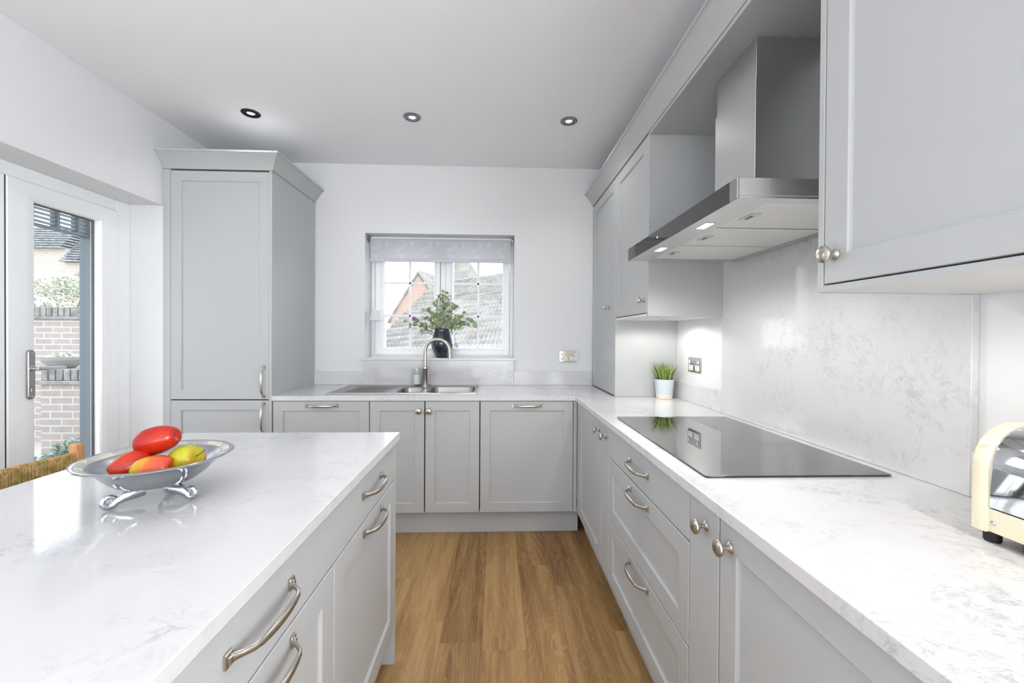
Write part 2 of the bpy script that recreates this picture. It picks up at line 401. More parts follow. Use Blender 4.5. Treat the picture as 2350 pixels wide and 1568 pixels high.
# unseen rear wall; its wide opening is added to let in more light
bm = B(); box(bm, -2.6, YR-.2, -.1, -1.75, YR, ZC); box(bm, .85, YR-.2, -.1, 1.5, YR, ZC); box(bm, -1.75, YR-.2, 2.2, .85, YR, ZC); struct('wall_rear', bm, 'wall_paint')

# window_1
def window():
    w = bpy.data.objects.new('window_1', None); C.objects.link(w); w.location = (-.44, 3.45, 1.11); tag(w, kind='structure')
    Y0 = 3.43
    bm = B()
    def fr(x0, x1, z0, z1, t, y0, y1, b=.003):
        box(bm, x0, y0, z0, x0+t, y1, z1, b); box(bm, x1-t, y0, z0, x1, y1, z1, b); box(bm, x0+t, y0, z0, x1-t, y1, z0+t, b); box(bm, x0+t, y0, z1-t, x1-t, y1, z1, b)
    fr(-1.021, .139, 1.100, 2.078, .030, Y0, Y0+.07)
    box(bm, -.458, Y0, 1.13, -.418, Y0+.07, 2.05, .003)
    obj('frame', bm, 'upvc', w)
    for x0, x1, gx0, gx1, bar, hb, hx in ((-.985,-.462,-.913,-.512,-.710,(1.716,1.447),-.488), (-.416,.106,-.354,.049,-.151,(1.714,1.445),-.384)):
        bm = B(); z0, z1, gz0, gz1 = 1.128, 2.055, 1.186, 1.992
        y0 = Y0-.016
        # chamfered sash profile: outer ring, step, glazing bead
        def R(i, y): 
            f = lambda a, b: a+(b-a)*i
            return [Vector((f(x0,gx0), y, f(z0,gz0))), Vector((f(x1,gx1), y, f(z0,gz0))), Vector((f(x1,gx1), y, f(z1,gz1))), Vector((f(x0,gx0), y, f(z1,gz1)))]
        loft(bm, [R(0, Y0+.05), R(0, y0+.004), R(.05, y0), R(.62, y0), R(.70, y0+.006), R(.93, y0+.010), R(1, y0+.018), R(1, Y0+.05)], cap=False)
        sa = obj('sash', bm, 'upvc', w)
        bm = B(); box(bm, gx0-.002, Y0+.02, gz0-.002, gx1+.002, Y0+.024, gz1+.002); obj('glass', bm, 'pane_glass', sa, 0)
        bm = B(); box(bm, bar-.009, Y0+.010, gz0, bar+.009, Y0+.019, gz1, .002)
        for z in hb: box(bm, gx0, Y0+.010, z-.009, gx1, Y0+.019, z+.009, .002)
        obj('glazing_bar', bm, 'upvc', sa)
        bm = B(); box(bm, hx-.010, y0-.008, 1.545, hx+.010, y0, 1.615, .004); lathe(bm, [(0,0),(.009,0),(.009,.022),(.006,.026),(0,.026)], (hx, y0-.006, 1.58), (0,-1,0), 14)
        tube(bm, [(hx, y0-.028, 1.582), (hx, y0-.034, 1.56), (hx-.002, y0-.036, 1.53), (hx-.004, y0-.034, 1.49)], [.007,.0075,.007,.005], 10)
        obj('handle', bm, 'chrome', sa)
window()
# window sill
bm = B(); box(bm, -1.049, 3.245, 1.092, .163, 3.268, 1.110, .002); box(bm, -1.0215, 3.266, 1.0925, .1385, 3.43, 1.110)
struct('trim_1', bm, 'sill_quartz')

# French doors in the left wall
XD = -2.267
bm = B()
for a in ((DY1-.083, 0, DY1, DZ), (DY0, 0, DY0+.06, DZ)): box(bm, XD-.07, a[0], a[1], XD, a[2], a[3], .003)
box(bm, XD-.07, DY0+.06, 2.016, XD, DY1-.083, DZ, .003); box(bm, XD-.07, DY0+.06, 0, XD, DY1-.083, .03)
struct('trim_2', bm, 'upvc')
def leaf(name, y0, y1, gy0, gy1, hy, hdir):
    d = bpy.data.objects.new(name, None); C.objects.link(d); d.location = (XD-.03, (y0+y1)/2, .03); tag(d, kind='structure')
    bm = B(); z0, z1, gz0, gz1 = .035, 2.014, .13, 1.931; xf_ = XD+.006
    def R(i, x):
        f = lambda a, b: a+(b-a)*i
        return [Vector((x, f(y0,gy0), f(z0,gz0))), Vector((x, f(y1,gy1), f(z0,gz0))), Vector((x, f(y1,gy1), f(z1,gz1))), Vector((x, f(y0,gy0), f(z1,gz1)))]
    loft(bm, [R(0, XD-.06), R(0, xf_-.004), R(.04, xf_), R(.66, xf_), R(.74, xf_-.004), R(.93, xf_-.008), R(1, xf_-.016), R(1, XD-.06)], cap=False)
    obj('sash', bm, 'upvc', d)
    bm = B(); box(bm, XD-.034, gy0-.002, gz0-.002, XD-.030, gy1+.002, gz1+.002); obj('glass', bm, 'pane_glass', d, 0)
    bm = B(); box(bm, XD-.052, gy0, gz0, XD-.040, gy0+.006, gz1); box(bm, XD-.052, gy1-.006, gz0, XD-.040, gy1, gz1); box(bm, XD-.052, gy0, gz1-.006, XD-.040, gy1, gz1)
    obj('spacer_bar', bm, 'dark_trim', d)
    # handle plate, lever, lock barrel
    bm = B(); P = [Vector((0, y, z)) for y, z in rrect(hy-.016, .962, hy+.016, 1.203, .0155, 6)]
    loft(bm, [[p+Vector((xf_, 0, 0)) for p in P], [p+Vector((xf_+.009, 0, 0)) for p in P], [Vector((xf_+.012, hy+(p.y-hy)*.86, 1.0825+(p.z-1.0825)*.98)) for p in P]])
    h = obj('handle_plate', bm, 'brushed_steel', d)
    bm = B(); lathe(bm, [(0,0),(.013,0),(.013,.006),(.010,.008),(.010,.040),(0,.042)], (xf_+.010, hy, 1.112), (1,0,0), 16)
    s = hdir
    tube(bm, [(xf_+.046, hy-s*.008, 1.112), (xf_+.050, hy+s*.02, 1.111), (xf_+.050, hy+s*.06, 1.108), (xf_+.048, hy+s*.10, 1.109), (xf_+.046, hy+s*.125, 1.110)], [.009,.0105,.010,.009,.006], 12, flat=.6, up=(0,0,1))
    obj('lever', bm, 'chrome', h)
    bm = B(); lathe(bm, [(0,0),(.0085,0),(.0085,.004),(0,.005)], (xf_+.011, hy, 1.022), (1,0,0), 14); box(bm, xf_+.011, hy-.005, 1.000, xf_+.015, hy+.005, 1.020, .001)
    obj('lock_barrel', bm, 'keyhole', h)
    for z in (1.187, .976):
        bm = B(); lathe(bm, [(0,0),(.004,0),(.004,.002),(0,.0025)], (xf_+.011, hy, z), (1,0,0), 10); obj('screw', bm, 'chrome', h)
leaf('door_1', 2.006, 2.572, 2.133, 2.471, 2.098, 1)
leaf('door_2', 1.422, 2.000, 1.52, 1.875, 1.915, -1)
bm = B(); box(bm, XD-.008, 1.9985, .035, XD+.001, 2.0075, 2.014); struct('trim_3', bm, 'dark_trim')

# ================================================================ BASE RUN, BACK WALL
YD = 2.652; YC = 2.640; ZT0, ZT1 = .868, .153
CAB = 'cabinet_paint'; NK = 'satin_nickel'
def carcass(x0, y0, z0, x1, y1, z1, parent, m='cabinet_inside'):
    bm = B(); box(bm, x0, y0, z0, x1, y1, z1); return obj('carcass', bm, m, parent, 0)
def back_door(parent, x0, x1, z0, z1, name='door', fw=.060, hand=None):
    d = obj(name, place(shaker(x1-x0, z1-z0, fw=fw), x0, YD, z0, '-y'), CAB, parent)
    if hand:
        k, hx, hz = hand
        if k == 'h': obj('handle', handle_bm((hx, YD, hz), (1,0,0), (0,-1,0)), NK, d)
        if k == 'v': obj('handle', handle_bm((hx, YD, hz), (0,0,1), (0,-1,0)), NK, d)
        if k == 'k': obj('knob', knob_bm((hx, YD, hz), (0,-1,0)), NK, d)
    return d
# tall cabinet
t = thing('tall_cabinet', 'tall light grey larder cabinet beside the glazed doors, topped by a cornice', 'cabinet', (-1.735, 2.95, 0))
carcass(-2.045, YD+.022, .10, -1.425, 3.26, 2.30, t)
bm = B(); box(bm, -2.066, YD+.001, 0, -2.0205, 3.262, 2.306); obj('side_panel', bm, CAB, t)
bm = B(); box(bm, -1.4195, YD-.004, 0, -1.402, 3.262, 2.306, .001); obj('side_panel', bm, CAB, t)
back_door(t, -2.020, -1.420, .877, 2.300, hand=('v', -1.452, .989))
back_door(t, -2.020, -1.420, .153, .873, hand=('v', -1.452, .760))
bm = B(); box(bm, -2.02, YD+.06, 0, -1.42, YD+.076, .148); obj('plinth', bm, CAB, t)
CP = [(-.02,0),(.004,0),(.004,.008),(.010,.016),(.052,.076),(.058,.079),(.058,.083),(.066,.085),(.066,.097),(-.02,.097)]
bm = B(); Z0 = 2.308
loft(bm, [[Vector((-2.066, YD-o, Z0+z)) for o, z in CP], [Vector((-1.402+o, YD-o, Z0+z)) for o, z in CP], [Vector((-1.402+o, 3.266, Z0+z)) for o, z in CP]])
box(bm, -2.066, YD+.02, Z0+.08, -1.42, 3.264, Z0+.095)
obj('cornice', bm, CAB, t)
# undercounter units
t = thing('base_cabinet', 'light grey base cabinet left of the sink, bar handle across its top', 'cabinet', (-1.10, 2.95, 0))
carcass(-1.400, YD+.022, .152, -.800, 3.26, .868, t)
back_door(t, -1.398, -.800, ZT1, ZT0, hand=('h', -1.095, .838))
t = thing('sink_cabinet', 'light grey two-door base cabinet with knobs under the sink', 'cabinet', (-.45, 2.95, 0))
bm = B()
for a in ((-.799,.152,-.782,.866), (-.120,.152,-.103,.866), (-.782,.152,-.120,.168)): box(bm, a[0], YD+.022, a[1], a[2], 3.26, a[3])
box(bm, -.782, YD+.022, .80, -.120, YD+.04, .866)
obj('carcass', bm, 'cabinet_inside', t, 0)
back_door(t, -.798, -.453, ZT1, ZT0, hand=('k', -.487, .806)); back_door(t, -.449, -.103, ZT1, ZT0, hand=('k', -.423, .806))
t = thing('dishwasher', 'integrated dishwasher behind a light grey panel in the corner, bar handle', 'dishwasher', (.20, 2.95, 0))
carcass(-.100, YD+.022, .152, .500, 3.26, .868, t)
d = back_door(t, -.100, .499, ZT1, ZT0, hand=('h', .203, .838))
bm = B(); lathe(bm, [(0,0),(.004,0),(.004,.003),(0,.003)], (.473, 2.676, .152), (0,0,-1), 10); obj('indicator_lamp', bm, 'dark_trim', t)
bm = B(); box(bm, -1.4, 2.717, 0, .545, 2.733, .150); tag(obj('kickboard', bm, CAB), 'light grey kickboard under the cabinets on the window wall', 'kickboard')

# ================================================================ RIGHT BASE RUN (fronts face -x)
XF = .525; XC = .510
def right_front(parent, ya, yb, z0, z1, name='door', kind='shaker', hand=None, fw=.060):
    """ya > yb: from far to near"""
    w = ya-yb; bm = shaker(w, z1-z0, fw=fw) if kind == 'shaker' else slab(w, z1-z0)
    d = obj(name, place(bm, XF, ya, z0, '-x'), CAB, parent)
    for h in (hand or []):
        if h[0] == 'k': obj('knob', knob_bm((XF, h[1], h[2]), (-1,0,0)), NK, d)
        else: obj('handle', handle_bm((XF, h[1], h[2]), (0,1,0), (-1,0,0), h[3] if len(h) > 3 else .19), NK, d)
    return d
t = thing('corner_cabinet', 'light grey corner base cabinet between dishwasher and drawers, shaker door', 'cabinet', (.85, 2.32, 0))
carcass(XF+.022, 2.05, .152, 1.155, 2.645, .868, t)
bm = B(); box(bm, .501, YD, ZT1, XF-.001, YD+.020, ZT0, .001); box(bm, XF, 2.600, ZT1, XF+.02, 2.645, ZT0, .001); obj('corner_post', bm, CAB, t)
right_front(t, 2.600, 2.047, ZT1, ZT0, hand=[('k', 2.083, .812)])
t = thing('pull_out_cabinet', 'narrow light grey pull-out cabinet at the far end of the hob drawers, plain front', 'cabinet', (.85, 1.97, 0), 'narrow pull-out cabinets beside the drawers')
carcass(XF+.022, 1.905, .152, 1.155, 2.045, .868, t)
right_front(t, 2.045, 1.902, ZT1, ZT0, kind='slab', hand=[('k', 1.950, .810)])
t = thing('drawer_cabinet', 'wide light grey unit of three drawers below the hob, three bow handles', 'cabinet', (.85, 1.50, 0))
carcass(XF+.022, 1.102, .152, 1.155, 1.900, .868, t)
right_front(t, 1.900, 1.100, .728, ZT0, 'drawer', 'slab', [('h', 1.500, .800)])
right_front(t, 1.900, 1.100, .440, .726, 'drawer', hand=[('h', 1.500, .689)], fw=.062)
right_front(t, 1.900, 1.100, ZT1, .438, 'drawer', hand=[('h', 1.496, .407)], fw=.062)
t = thing('pull_out_cabinet', 'narrow light grey pull-out cabinet at the near end of the hob drawers, knob', 'cabinet', (.85, 1.02, 0), 'narrow pull-out cabinets beside the drawers')
carcass(XF+.022, .952, .152, 1.155, 1.098, .868, t)
right_front(t, 1.098, .951, ZT1, ZT0, kind='slab', hand=[('k', 1.010, .812)])
t = thing('base_cabinet', 'light grey shaker base cabinet nearest the camera under the right worktop', 'cabinet', (.85, .65, 0))
carcass(XF+.022, .352, .152, 1.155, .948, .868, t)
right_front(t, .947, .350, ZT1, ZT0, hand=[('k', .903, .812)], fw=.064)
t = thing('base_cabinet', 'light grey base cabinet at the near right corner, under the toaster end', 'cabinet', (.85, .05, 0))
carcass(XF+.022, -.248, .152, 1.155, .348, .868, t)
right_front(t, .347, -.250, ZT1, ZT0, fw=.064)
bm = B(); box(bm, .590, -.25, 0, .606, 2.716, .150); tag(obj('kickboard', bm, CAB), 'light grey kickboard under the hob drawer run', 'kickboard')

# ================================================================ WORKTOPS
SX0, SX1, SY0, SY1 = -1.100, -.132, 2.735, 3.222
bm = B()
outer = [(-1.4015, YC), (XC, YC), (XC, -.30), (1.162, -.30), (1.162, 3.267), (-1.4015, 3.267)]
plate(bm, outer, [rrect(SX0, SY0, SX1, SY1, .012, 2)], .870, .900)
o = obj('worktop', bm, 'quartz', None, 30)
bv = o.modifiers.new('bevel', 'BEVEL'); bv.width = .0025; bv.segments = 2; bv.limit_method = 'ANGLE'; bv.angle_limit = math.radians(60)
tag(o, 'L-shaped white veined quartz worktop holding the sink and the hob', 'worktop')
def qbox(name, label, cat, x0, y0, z0, x1, y1, z1, m='quartz', bev=.0012):
    bm = B(); box(bm, x0, y0, z0, x1, y1, z1, bev); return tag(obj(name, bm, m), label, cat)
qbox('upstand', 'low white quartz upstand between the tall cabinet and the window panel', 'upstand', -1.4015, 3.248, .9005, -1.0225, 3.267, 1.006)
qbox('upstand', 'low white quartz upstand right of the window panel, under the wide wall plate', 'upstand', .1395, 3.248, .9005, .7585, 3.267, 1.008)
qbox('window_panel', 'taller white veined quartz panel behind the tap, below the window sill', 'splashback', -1.0215, 3.248, .9005, .1385, 3.267, 1.0915)
qbox('upstand', 'low white quartz upstand behind the potted grass', 'upstand', 1.143, 2.0635, .9005, 1.1625, 2.6235, 1.010)
qbox('splashback', 'tall white veined quartz splashback behind the hob', 'splashback', 1.143, .955, .9005, 1.1625, 2.062, 1.76, 'quartz_splash')
qbox('upstand', 'low white quartz upstand behind the toaster', 'upstand', 1.143, -.30, .9005, 1.1625, .9545, 1.010)

# island
t = thing('island', 'light grey kitchen island unit with long drawer front and shaker doors', 'kitchen island', (-.66, .6, 0))
XI = -.390; IY1 = 1.640
bm = B(); box(bm, -.95, -.58, .152, XI-.022, IY1-.020, .868); obj('carcass', bm, CAB, t, 0)
bm = B(); box(bm, -.96, IY1-.018, 0, XI, IY1, .868, .001); obj('end_panel', bm, CAB, t)
bm = B(); box(bm, -.455, -.58, 0, -.44, IY1-.02, .150); obj('plinth', bm, CAB, t)
def isl_front(ya, yb, z0, z1, name, kind, hands):
    w = yb-ya; q = shaker(w, z1-z0, fw=.062) if kind == 'shaker' else slab(w, z1-z0)
    d = obj(name, place(q, XI, ya, z0, '+x'), CAB, t)
    for y, z, L in hands: obj('handle', handle_bm((XI, y, z), (0,1,0), (1,0,0), L), NK, d)
isl_front(-.20, 1.620, .728, .866, 'drawer', 'slab', [(1.328, .808, .19), (.710, .807, .19)])
isl_front(1.018, 1.620, .153, .726, 'door', 'shaker', [(1.336, .692, .19)])
isl_front(.400, 1.014, .153, .726, 'door', 'shaker', [(.716, .692, .19)])
isl_front(-.200, .397, .153, .726, 'door', 'shaker', [])
bm = B(); plate(bm, [(-1.205, -.62), (-.378, -.62), (-.378, 1.656), (-1.205, 1.656)], [], .870, .900)
o = obj('island_worktop', bm, 'quartz_island', None, 30)
bv = o.modifiers.new('bevel', 'BEVEL'); bv.width = .003; bv.segments = 2; bv.limit_method = 'ANGLE'; bv.angle_limit = math.radians(60)
tag(o, 'white veined quartz top of the island, fruit bowl on it', 'worktop')

# ================================================================ UPPER RUN (right wall)
XU = .760
def up_door(parent, ya, yb, z0, z1, ky=None, kz=None, fw=.062):
    d = obj('door', place(shaker(ya-yb, z1-z0, fw=fw), XU, ya, z0, '-x'), CAB, parent)
    if ky: obj('knob', knob_bm((XU, ky, kz), (-1,0,0)), NK, d)
    return d
t = thing('dresser_cabinet', 'tall light grey cupboard standing on the worktop in the right-hand corner', 'cabinet', (.96, 2.95, .9005))
carcass(XU+.022, 2.6415, .9015, 1.155, 3.262, 2.30, t)
bm = B(); box(bm, XU+.0005, 2.625, .9005, 1.1625, 2.641, 2.306, .001); obj('side_panel', bm, CAB, t)
up_door(t, 3.262, 2.6415, .906, 2.304, 2.796, 1.480)
t = thing('wall_cabinet', 'light grey wall cupboard between the corner cupboard and the cooker hood', 'cabinet', (.96, 2.34, 1.388))
carcass(XU+.022, 2.0725, 1.403, 1.155, 2.623, 2.30, t)
bm = B(); box(bm, XU, 2.055, 1.388, 1.1625, 2.0715, 2.306, .001); obj('side_panel', bm, CAB, t)
bm = B(); box(bm, XU, 2.072, 1.388, 1.1625, 2.6245, 1.402, .001); obj('bottom_panel', bm, 'under_panel', t)
up_door(t, 2.6240, 2.0720, 1.405, 2.304, 2.113, 1.471)
t = thing('wall_cabinet', 'large light grey wall cupboard nearest the camera, above the toaster', 'cabinet', (.96, .65, 1.388))
carcass(XU+.022, .338, 1.403, 1.155, .938, 2.30, t)
bm = B(); box(bm, XU, .9395, 1.388, 1.1625, .956, 2.306, .001); obj('side_panel', bm, CAB, t)
bm = B(); box(bm, XU, -.26, 1.388, 1.1625, .939, 1.402, .001); obj('bottom_panel', bm, 'under_panel', t)
bm = B(); box(bm, XU-.0005, -.26, 1.3878, XU+.001, .9392, 1.4025); obj('bottom_edge', bm, CAB, t)
up_door(t, .938, .338, 1.405, 2.304, .905, 1.469)
t = thing('bridging_panel', 'light grey panel bridging the cupboards above the cooker hood', 'panel', (.96, 1.5, 2.297))
bm = B(); box(bm, XU+.0005, .9565, 2.297, 1.1625, 2.0545, 2.312, .001); obj('shelf', bm, CAB, t)
bm = B()
loft(bm, [[Vector((XU-o, y, 2.313+z)) for o, z in CP] for y in (3.266, -.26)])
box(bm, XU+.02, -.26, 2.39, 1.162, 3.266, 2.405)
tag(obj('cornice', bm, CAB), 'long light grey cornice running above all the right-hand cupboards', 'cornice')

# ================================================================ COOKER HOOD
t = thing('cooker_hood', 'stainless steel chimney cooker hood with dark glass front above the hob', 'cooker hood', (.88, 1.5, 1.643))
HX, HY0, HY1, HZ0, HZ1 = .620, 1.050, 1.950, 1.643, 1.696
bm = B(); box(bm, HX+.004, HY0, HZ0+.006, 1.1425, HY1, HZ1, .0012)
# underside tray with recessed filter bay
plate(bm, [(HX+.004, HY0+.001), (1.1425, HY0+.001), (1.1425, HY1-.001), (HX+.004, HY1-.001)], [[(.724, 1.090), (1.105, 1.090), (1.105, 1.905), (.724, 1.905)]], HZ0, HZ0+.0058)
obj('canopy', bm, 'hood_steel', t)
bm = B(); box(bm, HX, 1.088, HZ0-.001, HX+.0045, 1.938, HZ1+.001, .0008); gf = obj('glass_front', bm, 'hood_glass', t)
for ya, yb in ((HY0-.0005, 1.0875), (1.9385, HY1+.0005)):
    bm = B(); box(bm, HX-.001, ya, HZ0-.001, HX+.006, yb, HZ1+.001, .0015); obj('end_cap', bm, 'brushed_steel', t)
bm = B(); lathe(bm, [(0,0),(.0035,0),(.003,.0006),(0,.0008)], (HX-.0002, 1.585, 1.668), (-1,0,0), 12); obj('indicator_light', bm, 'indicator', gf)
bm = B(); box(bm, .7245, 1.0905, HZ0+.0050, 1.1045, 1.9045, HZ0+.0060); obj('filter_bay', bm, 'dark_trim', t, 0)
for y0, y1 in ((1.095, 1.347), (1.359, 1.616), (1.628, 1.900)):
    bm = B(); box(bm, .727, y0, HZ0+.002, 1.103, y1, HZ0+.0055, .001, 0)
    f = obj('filter', bm, 'filter_mesh', t)
    bm = B(); yc = (y0+y1)/2; box(bm, .742, yc-.035, HZ0-.0005, .775, yc+.035, HZ0+.0025, .001); box(bm, .752, yc-.018, HZ0-.001, .762, yc+.018, HZ0+.001, .0005, 1); obj('latch', bm, ['hood_steel', 'dark_trim'], f)
for y in (1.320, 1.680):
    bm = B(); box(bm, .655, y-.038, HZ0-.0016, .690, y+.038, HZ0+.0005, .001, 0); box(bm, .660, y-.031, HZ0-.0022, .685, y+.031, HZ0-.0012, 0, 1)
    obj('lamp', bm, ['hood_steel', 'lamp_glow'], t, 0)
bm = B(); box(bm, .865, 1.366, HZ1+.0005, 1.1425, 1.622, 2.152, .001); obj('chimney', bm, 'hood_steel', t)
bm = B(); box(bm, .869, 1.370, 2.150, 1.1425, 1.618, 2.2965, .001); obj('upper_chimney', bm, 'hood_steel', t)

# ================================================================ HOB
t = thing('hob', 'black glass induction hob set on the right worktop', 'hob', (.83, 1.51, .9005))
bm = B(); P = rrect(.569, 1.100, 1.094, 1.934, .006, 3)
loft(bm, [[Vector((x, y, .9062)) for x, y in P], [Vector((x, y, .9035)) for x, y in P], [Vector((.8315+(x-.8315)*.992, 1.517+(y-1.517)*.995, .9008)) for x, y in P]])
obj('glass', bm, 'black_glass', t)
bm = B(); box(bm, .574, 1.106, .9002, 1.089, 1.928, .9010); obj('seal', bm, 'dark_trim', t, 0)

# ================================================================ SINK + TAP
t = thing('sink', 'stainless steel inset sink, one and a half bowls with drainer on the left', 'sink', (-.615, 2.98, .87))
bm = B()
h1 = rrect(-.668, 2.770, -.508, 3.060, .05, 6); h2 = rrect(-.468, 2.765, -.150, 3.105, .06, 6)
plate(bm, rrect(-1.114, 2.722, -.121, 3.2300, .014, 3), [h1, h2], .9004, .9034)
dk = obj('drainer', bm, 'sink_steel', t)
bm = B()
for i in range(5):
    y = 2.83+i*.062; tube(bm, [(-1.03+.012*i, y, .9035), (-1.0, y, .9055), (-.76, y, .9055), (-.72, y, .9035)], [.002,.0035,.0035,.002], 8, flat=.8)
obj('drainer_ridge', bm, 'sink_steel', dk)
bm = B()
for a, b in (((-1.109, 2.727), (-1.109, 3.225)), ((-1.109, 3.225), (-.126, 3.225)), ((-.126, 3.225), (-.126, 2.727)), ((-.126, 2.727), (-1.109, 2.727))):
    tube(bm, [(a[0], a[1], .904), (b[0], b[1], .904)], .0035, 8)
obj('rim', bm, 'chrome', dk)
for hh, dep, cx, cy in ((h1, .11, -.588, 2.915), (h2, .16, -.309, 2.935)):
    bm = B(); R = [[Vector((x, y, .9036)) for x, y in hh]]
    for s, z in ((1.0, .900), (.985, .892), (.97, .9-dep*.7), (.93, .9-dep*.94), (.82, .9-dep), (.1, .9-dep-.004)):
        R.append([Vector((cx+(x-cx)*s, cy+(y-cy)*s, z)) for x, y in hh])
    loft(bm, R, True, False)
    R0 = [[Vector((cx+(x-cx)*s, cy+(y-cy)*s, z)) for x, y in hh] for s, z in ((1.035, .9036), (1.02, .9052), (1.0, .9050), (.99, .9020))]
    loft(bm, R0, True, False)
    bw = obj('bowl', bm, 'sink_steel', t)
    bm = B(); lathe(bm, [(.0,0),(.03,0),(.034,.003),(.032,.005),(.02,.002),(0,.002)], (cx, cy, .9-dep-.004), (0,0,1), 20); obj('drain', bm, 'chrome', bw)
t = thing('tap', 'brushed nickel swan-neck kitchen tap with side lever behind the sink', 'tap', (-.534, 3.145, .9034))
TX, TY = -.534, 3.150
bm = B(); lathe(bm, [(0,.9034),(.026,.9034),(.026,.908),(.0215,.911),(.0215,1.030),(.0225,1.032),(.0225,1.050),(.0205,1.053),(.014,1.055),(0,1.055)], (TX, TY, 0), (0,0,1), 28); obj('body', bm, NK, t)
bm = B(); pts = [(TX, TY, 1.05), (TX, TY, 1.10), (TX, TY, 1.165)]
for i in range(0, 19):
    a = PI-PI*i/18*1.0; pts.append((TX+.092+.092*math.cos(a), TY-.012*i/18, 1.165+.092*math.sin(a)))
pts.append((TX+.186, TY-.013, 1.135)); pts.append((TX+.187, TY-.013, 1.112))
tube(bm, pts, .0125, 16); obj('spout', bm, NK, t)
bm = B(); tube(bm, [(TX+.018, TY-.004, .998), (TX+.040, TY-.008, .999), (TX+.085, TY-.014, 1.000)], [.006,.0042,.0034], 12); obj('lever', bm, NK, t)
t = thing('soap_bottle', 'small clear glass bottle of soap standing left of the tap', 'bottle', (-.603, 3.195, .9034))
bm = B(); lathe(bm, [(0,.9036),(.030,.9036),(.034,.908),(.035,.92),(.035,1.020),(.0345,1.028),(.031,1.028),(.0315,.914),(0,.912)], (-.603, 3.190, 0), (0,0,1), 24); obj('glass', bm, 'bottle_glass', t)
bm = B(); lathe(bm, [(0,.913),(.030,.915),(.0305,.988),(0,.988)], (-.603, 3.190, 0), (0,0,1), 24); obj('liquid', bm, 'soap', t)
bm = B(); lathe(bm, [(0,1.0285),(.035,1.0285),(.035,1.032),(0,1.034)], (-.603, 3.190, 0), (0,0,1), 24); obj('lid', bm, 'chrome', t)

# ================================================================ BLIND, VASE, LAMP
t = thing('roller_blind', 'pale grey roller blind with white fern pattern, partly lowered in the window', 'blind', (-.44, 3.32, 2.03))
YBL = 3.320
bm = B(); tube(bm, [(-.990, YBL+.018, 2.052), (.112, YBL+.018, 2.052)], .016, 16); obj('roller', bm, 'upvc', t)
bm = B(); box(bm, -.997, YBL, 1.893, .108, YBL+.0012, 2.052, 0, 0)
def fern(x, z, a, L, n=9):
    ca, sa = math.cos(a), math.sin(a); yy = YBL-.0004
    def P(u, w): return Vector((x+u*ca-w*sa, yy, z+u*sa+w*ca))
    def quad(ps):
        vs = [bm.verts.new(p) for p in ps if True]
        if all(1.894 < v.co.z < 2.045 and -.995 < v.co.x < .106 for v in vs): bm.faces.new(vs).material_index = 1
    quad([P(0,-.0007), P(L,-.0004), P(L,.0004), P(0,.0007)])
    for i in range(n):
        u = L*(.15+.8*i/n); l = .021*(1-.6*i/n)
        for s in (-1, 1): quad([P(u,0), P(u+l*.5, s*(l*.5-.0008)), P(u+l*.9, s*l), P(u+l*.44, s*(l*.5+.0008))])
for i in range(7):
    x = -1.03+.222*i*.9
    fern(x+.02, 1.940, .65, .095, 24); fern(x+.10, 2.044, -1.5, .075, 20); fern(x+.165, 2.042, -1.7, .06, 16); fern(x+.11, 1.900, 2.75, .07, 18)
obj('fabric', bm, ['blind_fabric', 'blind_fern'], t, 0)
bm = B(); box(bm, -.999, YBL-.004, 1.868, .110, YBL+.006, 1.893, .002); obj('bottom_bar', bm, 'blind_bar', t)
for x, s in ((-1.006, -1), (.118, 1)):
    bm = B(); box(bm, x-.004, YBL-.008, 2.022, x+.004, YBL+.045, 2.078, .004); lathe(bm, [(0,0),(.018,0),(.018,.008),(0,.009)], (x, YBL+.018, 2.052), (s,0,0), 16); obj('bracket', bm, 'chrome', t)
bm = B()
for i in range(46):
    z = 2.035-i*.0125
    bmesh.ops.create_icosphere(bm, subdivisions=1, radius=.0024, matrix=Matrix.Translation((.124, YBL+.012, z)))
obj('pull_chain', bm, 'white_plastic', t)
t = thing('vase', 'dark blue glazed vase on the window sill behind the tap', 'vase', (-.432, 3.335, 1.110))
bm = B(); VX, VY = -.432, 3.335
lathe(bm, [(0,0),(.046,0),(.050,.006),(.066,.035),(.083,.075),(.0905,.105),(.088,.135),(.078,.175),(.066,.208),(.063,.222),(.066,.230),(.062,.231),(.056,.222),(.060,.205),(.07,.16),(.04,.06),(0,.04)], (VX, VY, 1.1102), (0,0,1), 40, cap=False); obj('body', bm, 'vase_glaze', t)
def disc_leaf(bm, p, nrm, up, rx, ry, mi=0, n=8):
    nrm = Vector(nrm).normalized(); up = Vector(up); up = (up-nrm*up.dot(nrm)).normalized(); s = up.cross(nrm)
    p = Vector(p); c = bm.verts.new(p+up*ry-nrm*rx*.18)
    ring = [bm.verts.new(p+up*(ry-ry*math.cos(2*PI*i/n))+s*(rx*math.sin(2*PI*i/n)*(1.0 if i else 1))) for i in range(n)]
    for i in range(n): bm.faces.new((c, ring[i], ring[(i+1) % n])).material_index = mi
t = thing('eucalyptus_bouquet', 'bunch of eucalyptus sprigs with one purple bloom standing in the dark vase', 'bouquet', (-.432, 3.335, 1.17))
rng = random.Random(5); bs = B(); bl = B()
tips = [(-.24,-.02,.02),(-.22,.0,.055),(-.17,-.03,-.01),(-.15,.02,.09),(-.13,-.02,.15),(-.12,-.03,.02),(-.07,.0,.12),(-.05,-.03,.19),(0,.0,.25),(.02,-.03,.28),(.035,-.01,.20),(.08,-.02,.18),(.10,.02,.17),(.13,-.03,.09),(.17,.0,.11),(.20,-.02,.06),(.245,-.03,.04),(.11,-.04,.0),(.15,.02,.04),(-.02,-.04,.10),(.06,-.04,.08),(-.09,-.04,.06),(.09,-.05,-.04),(-.17,-.04,-.05)]
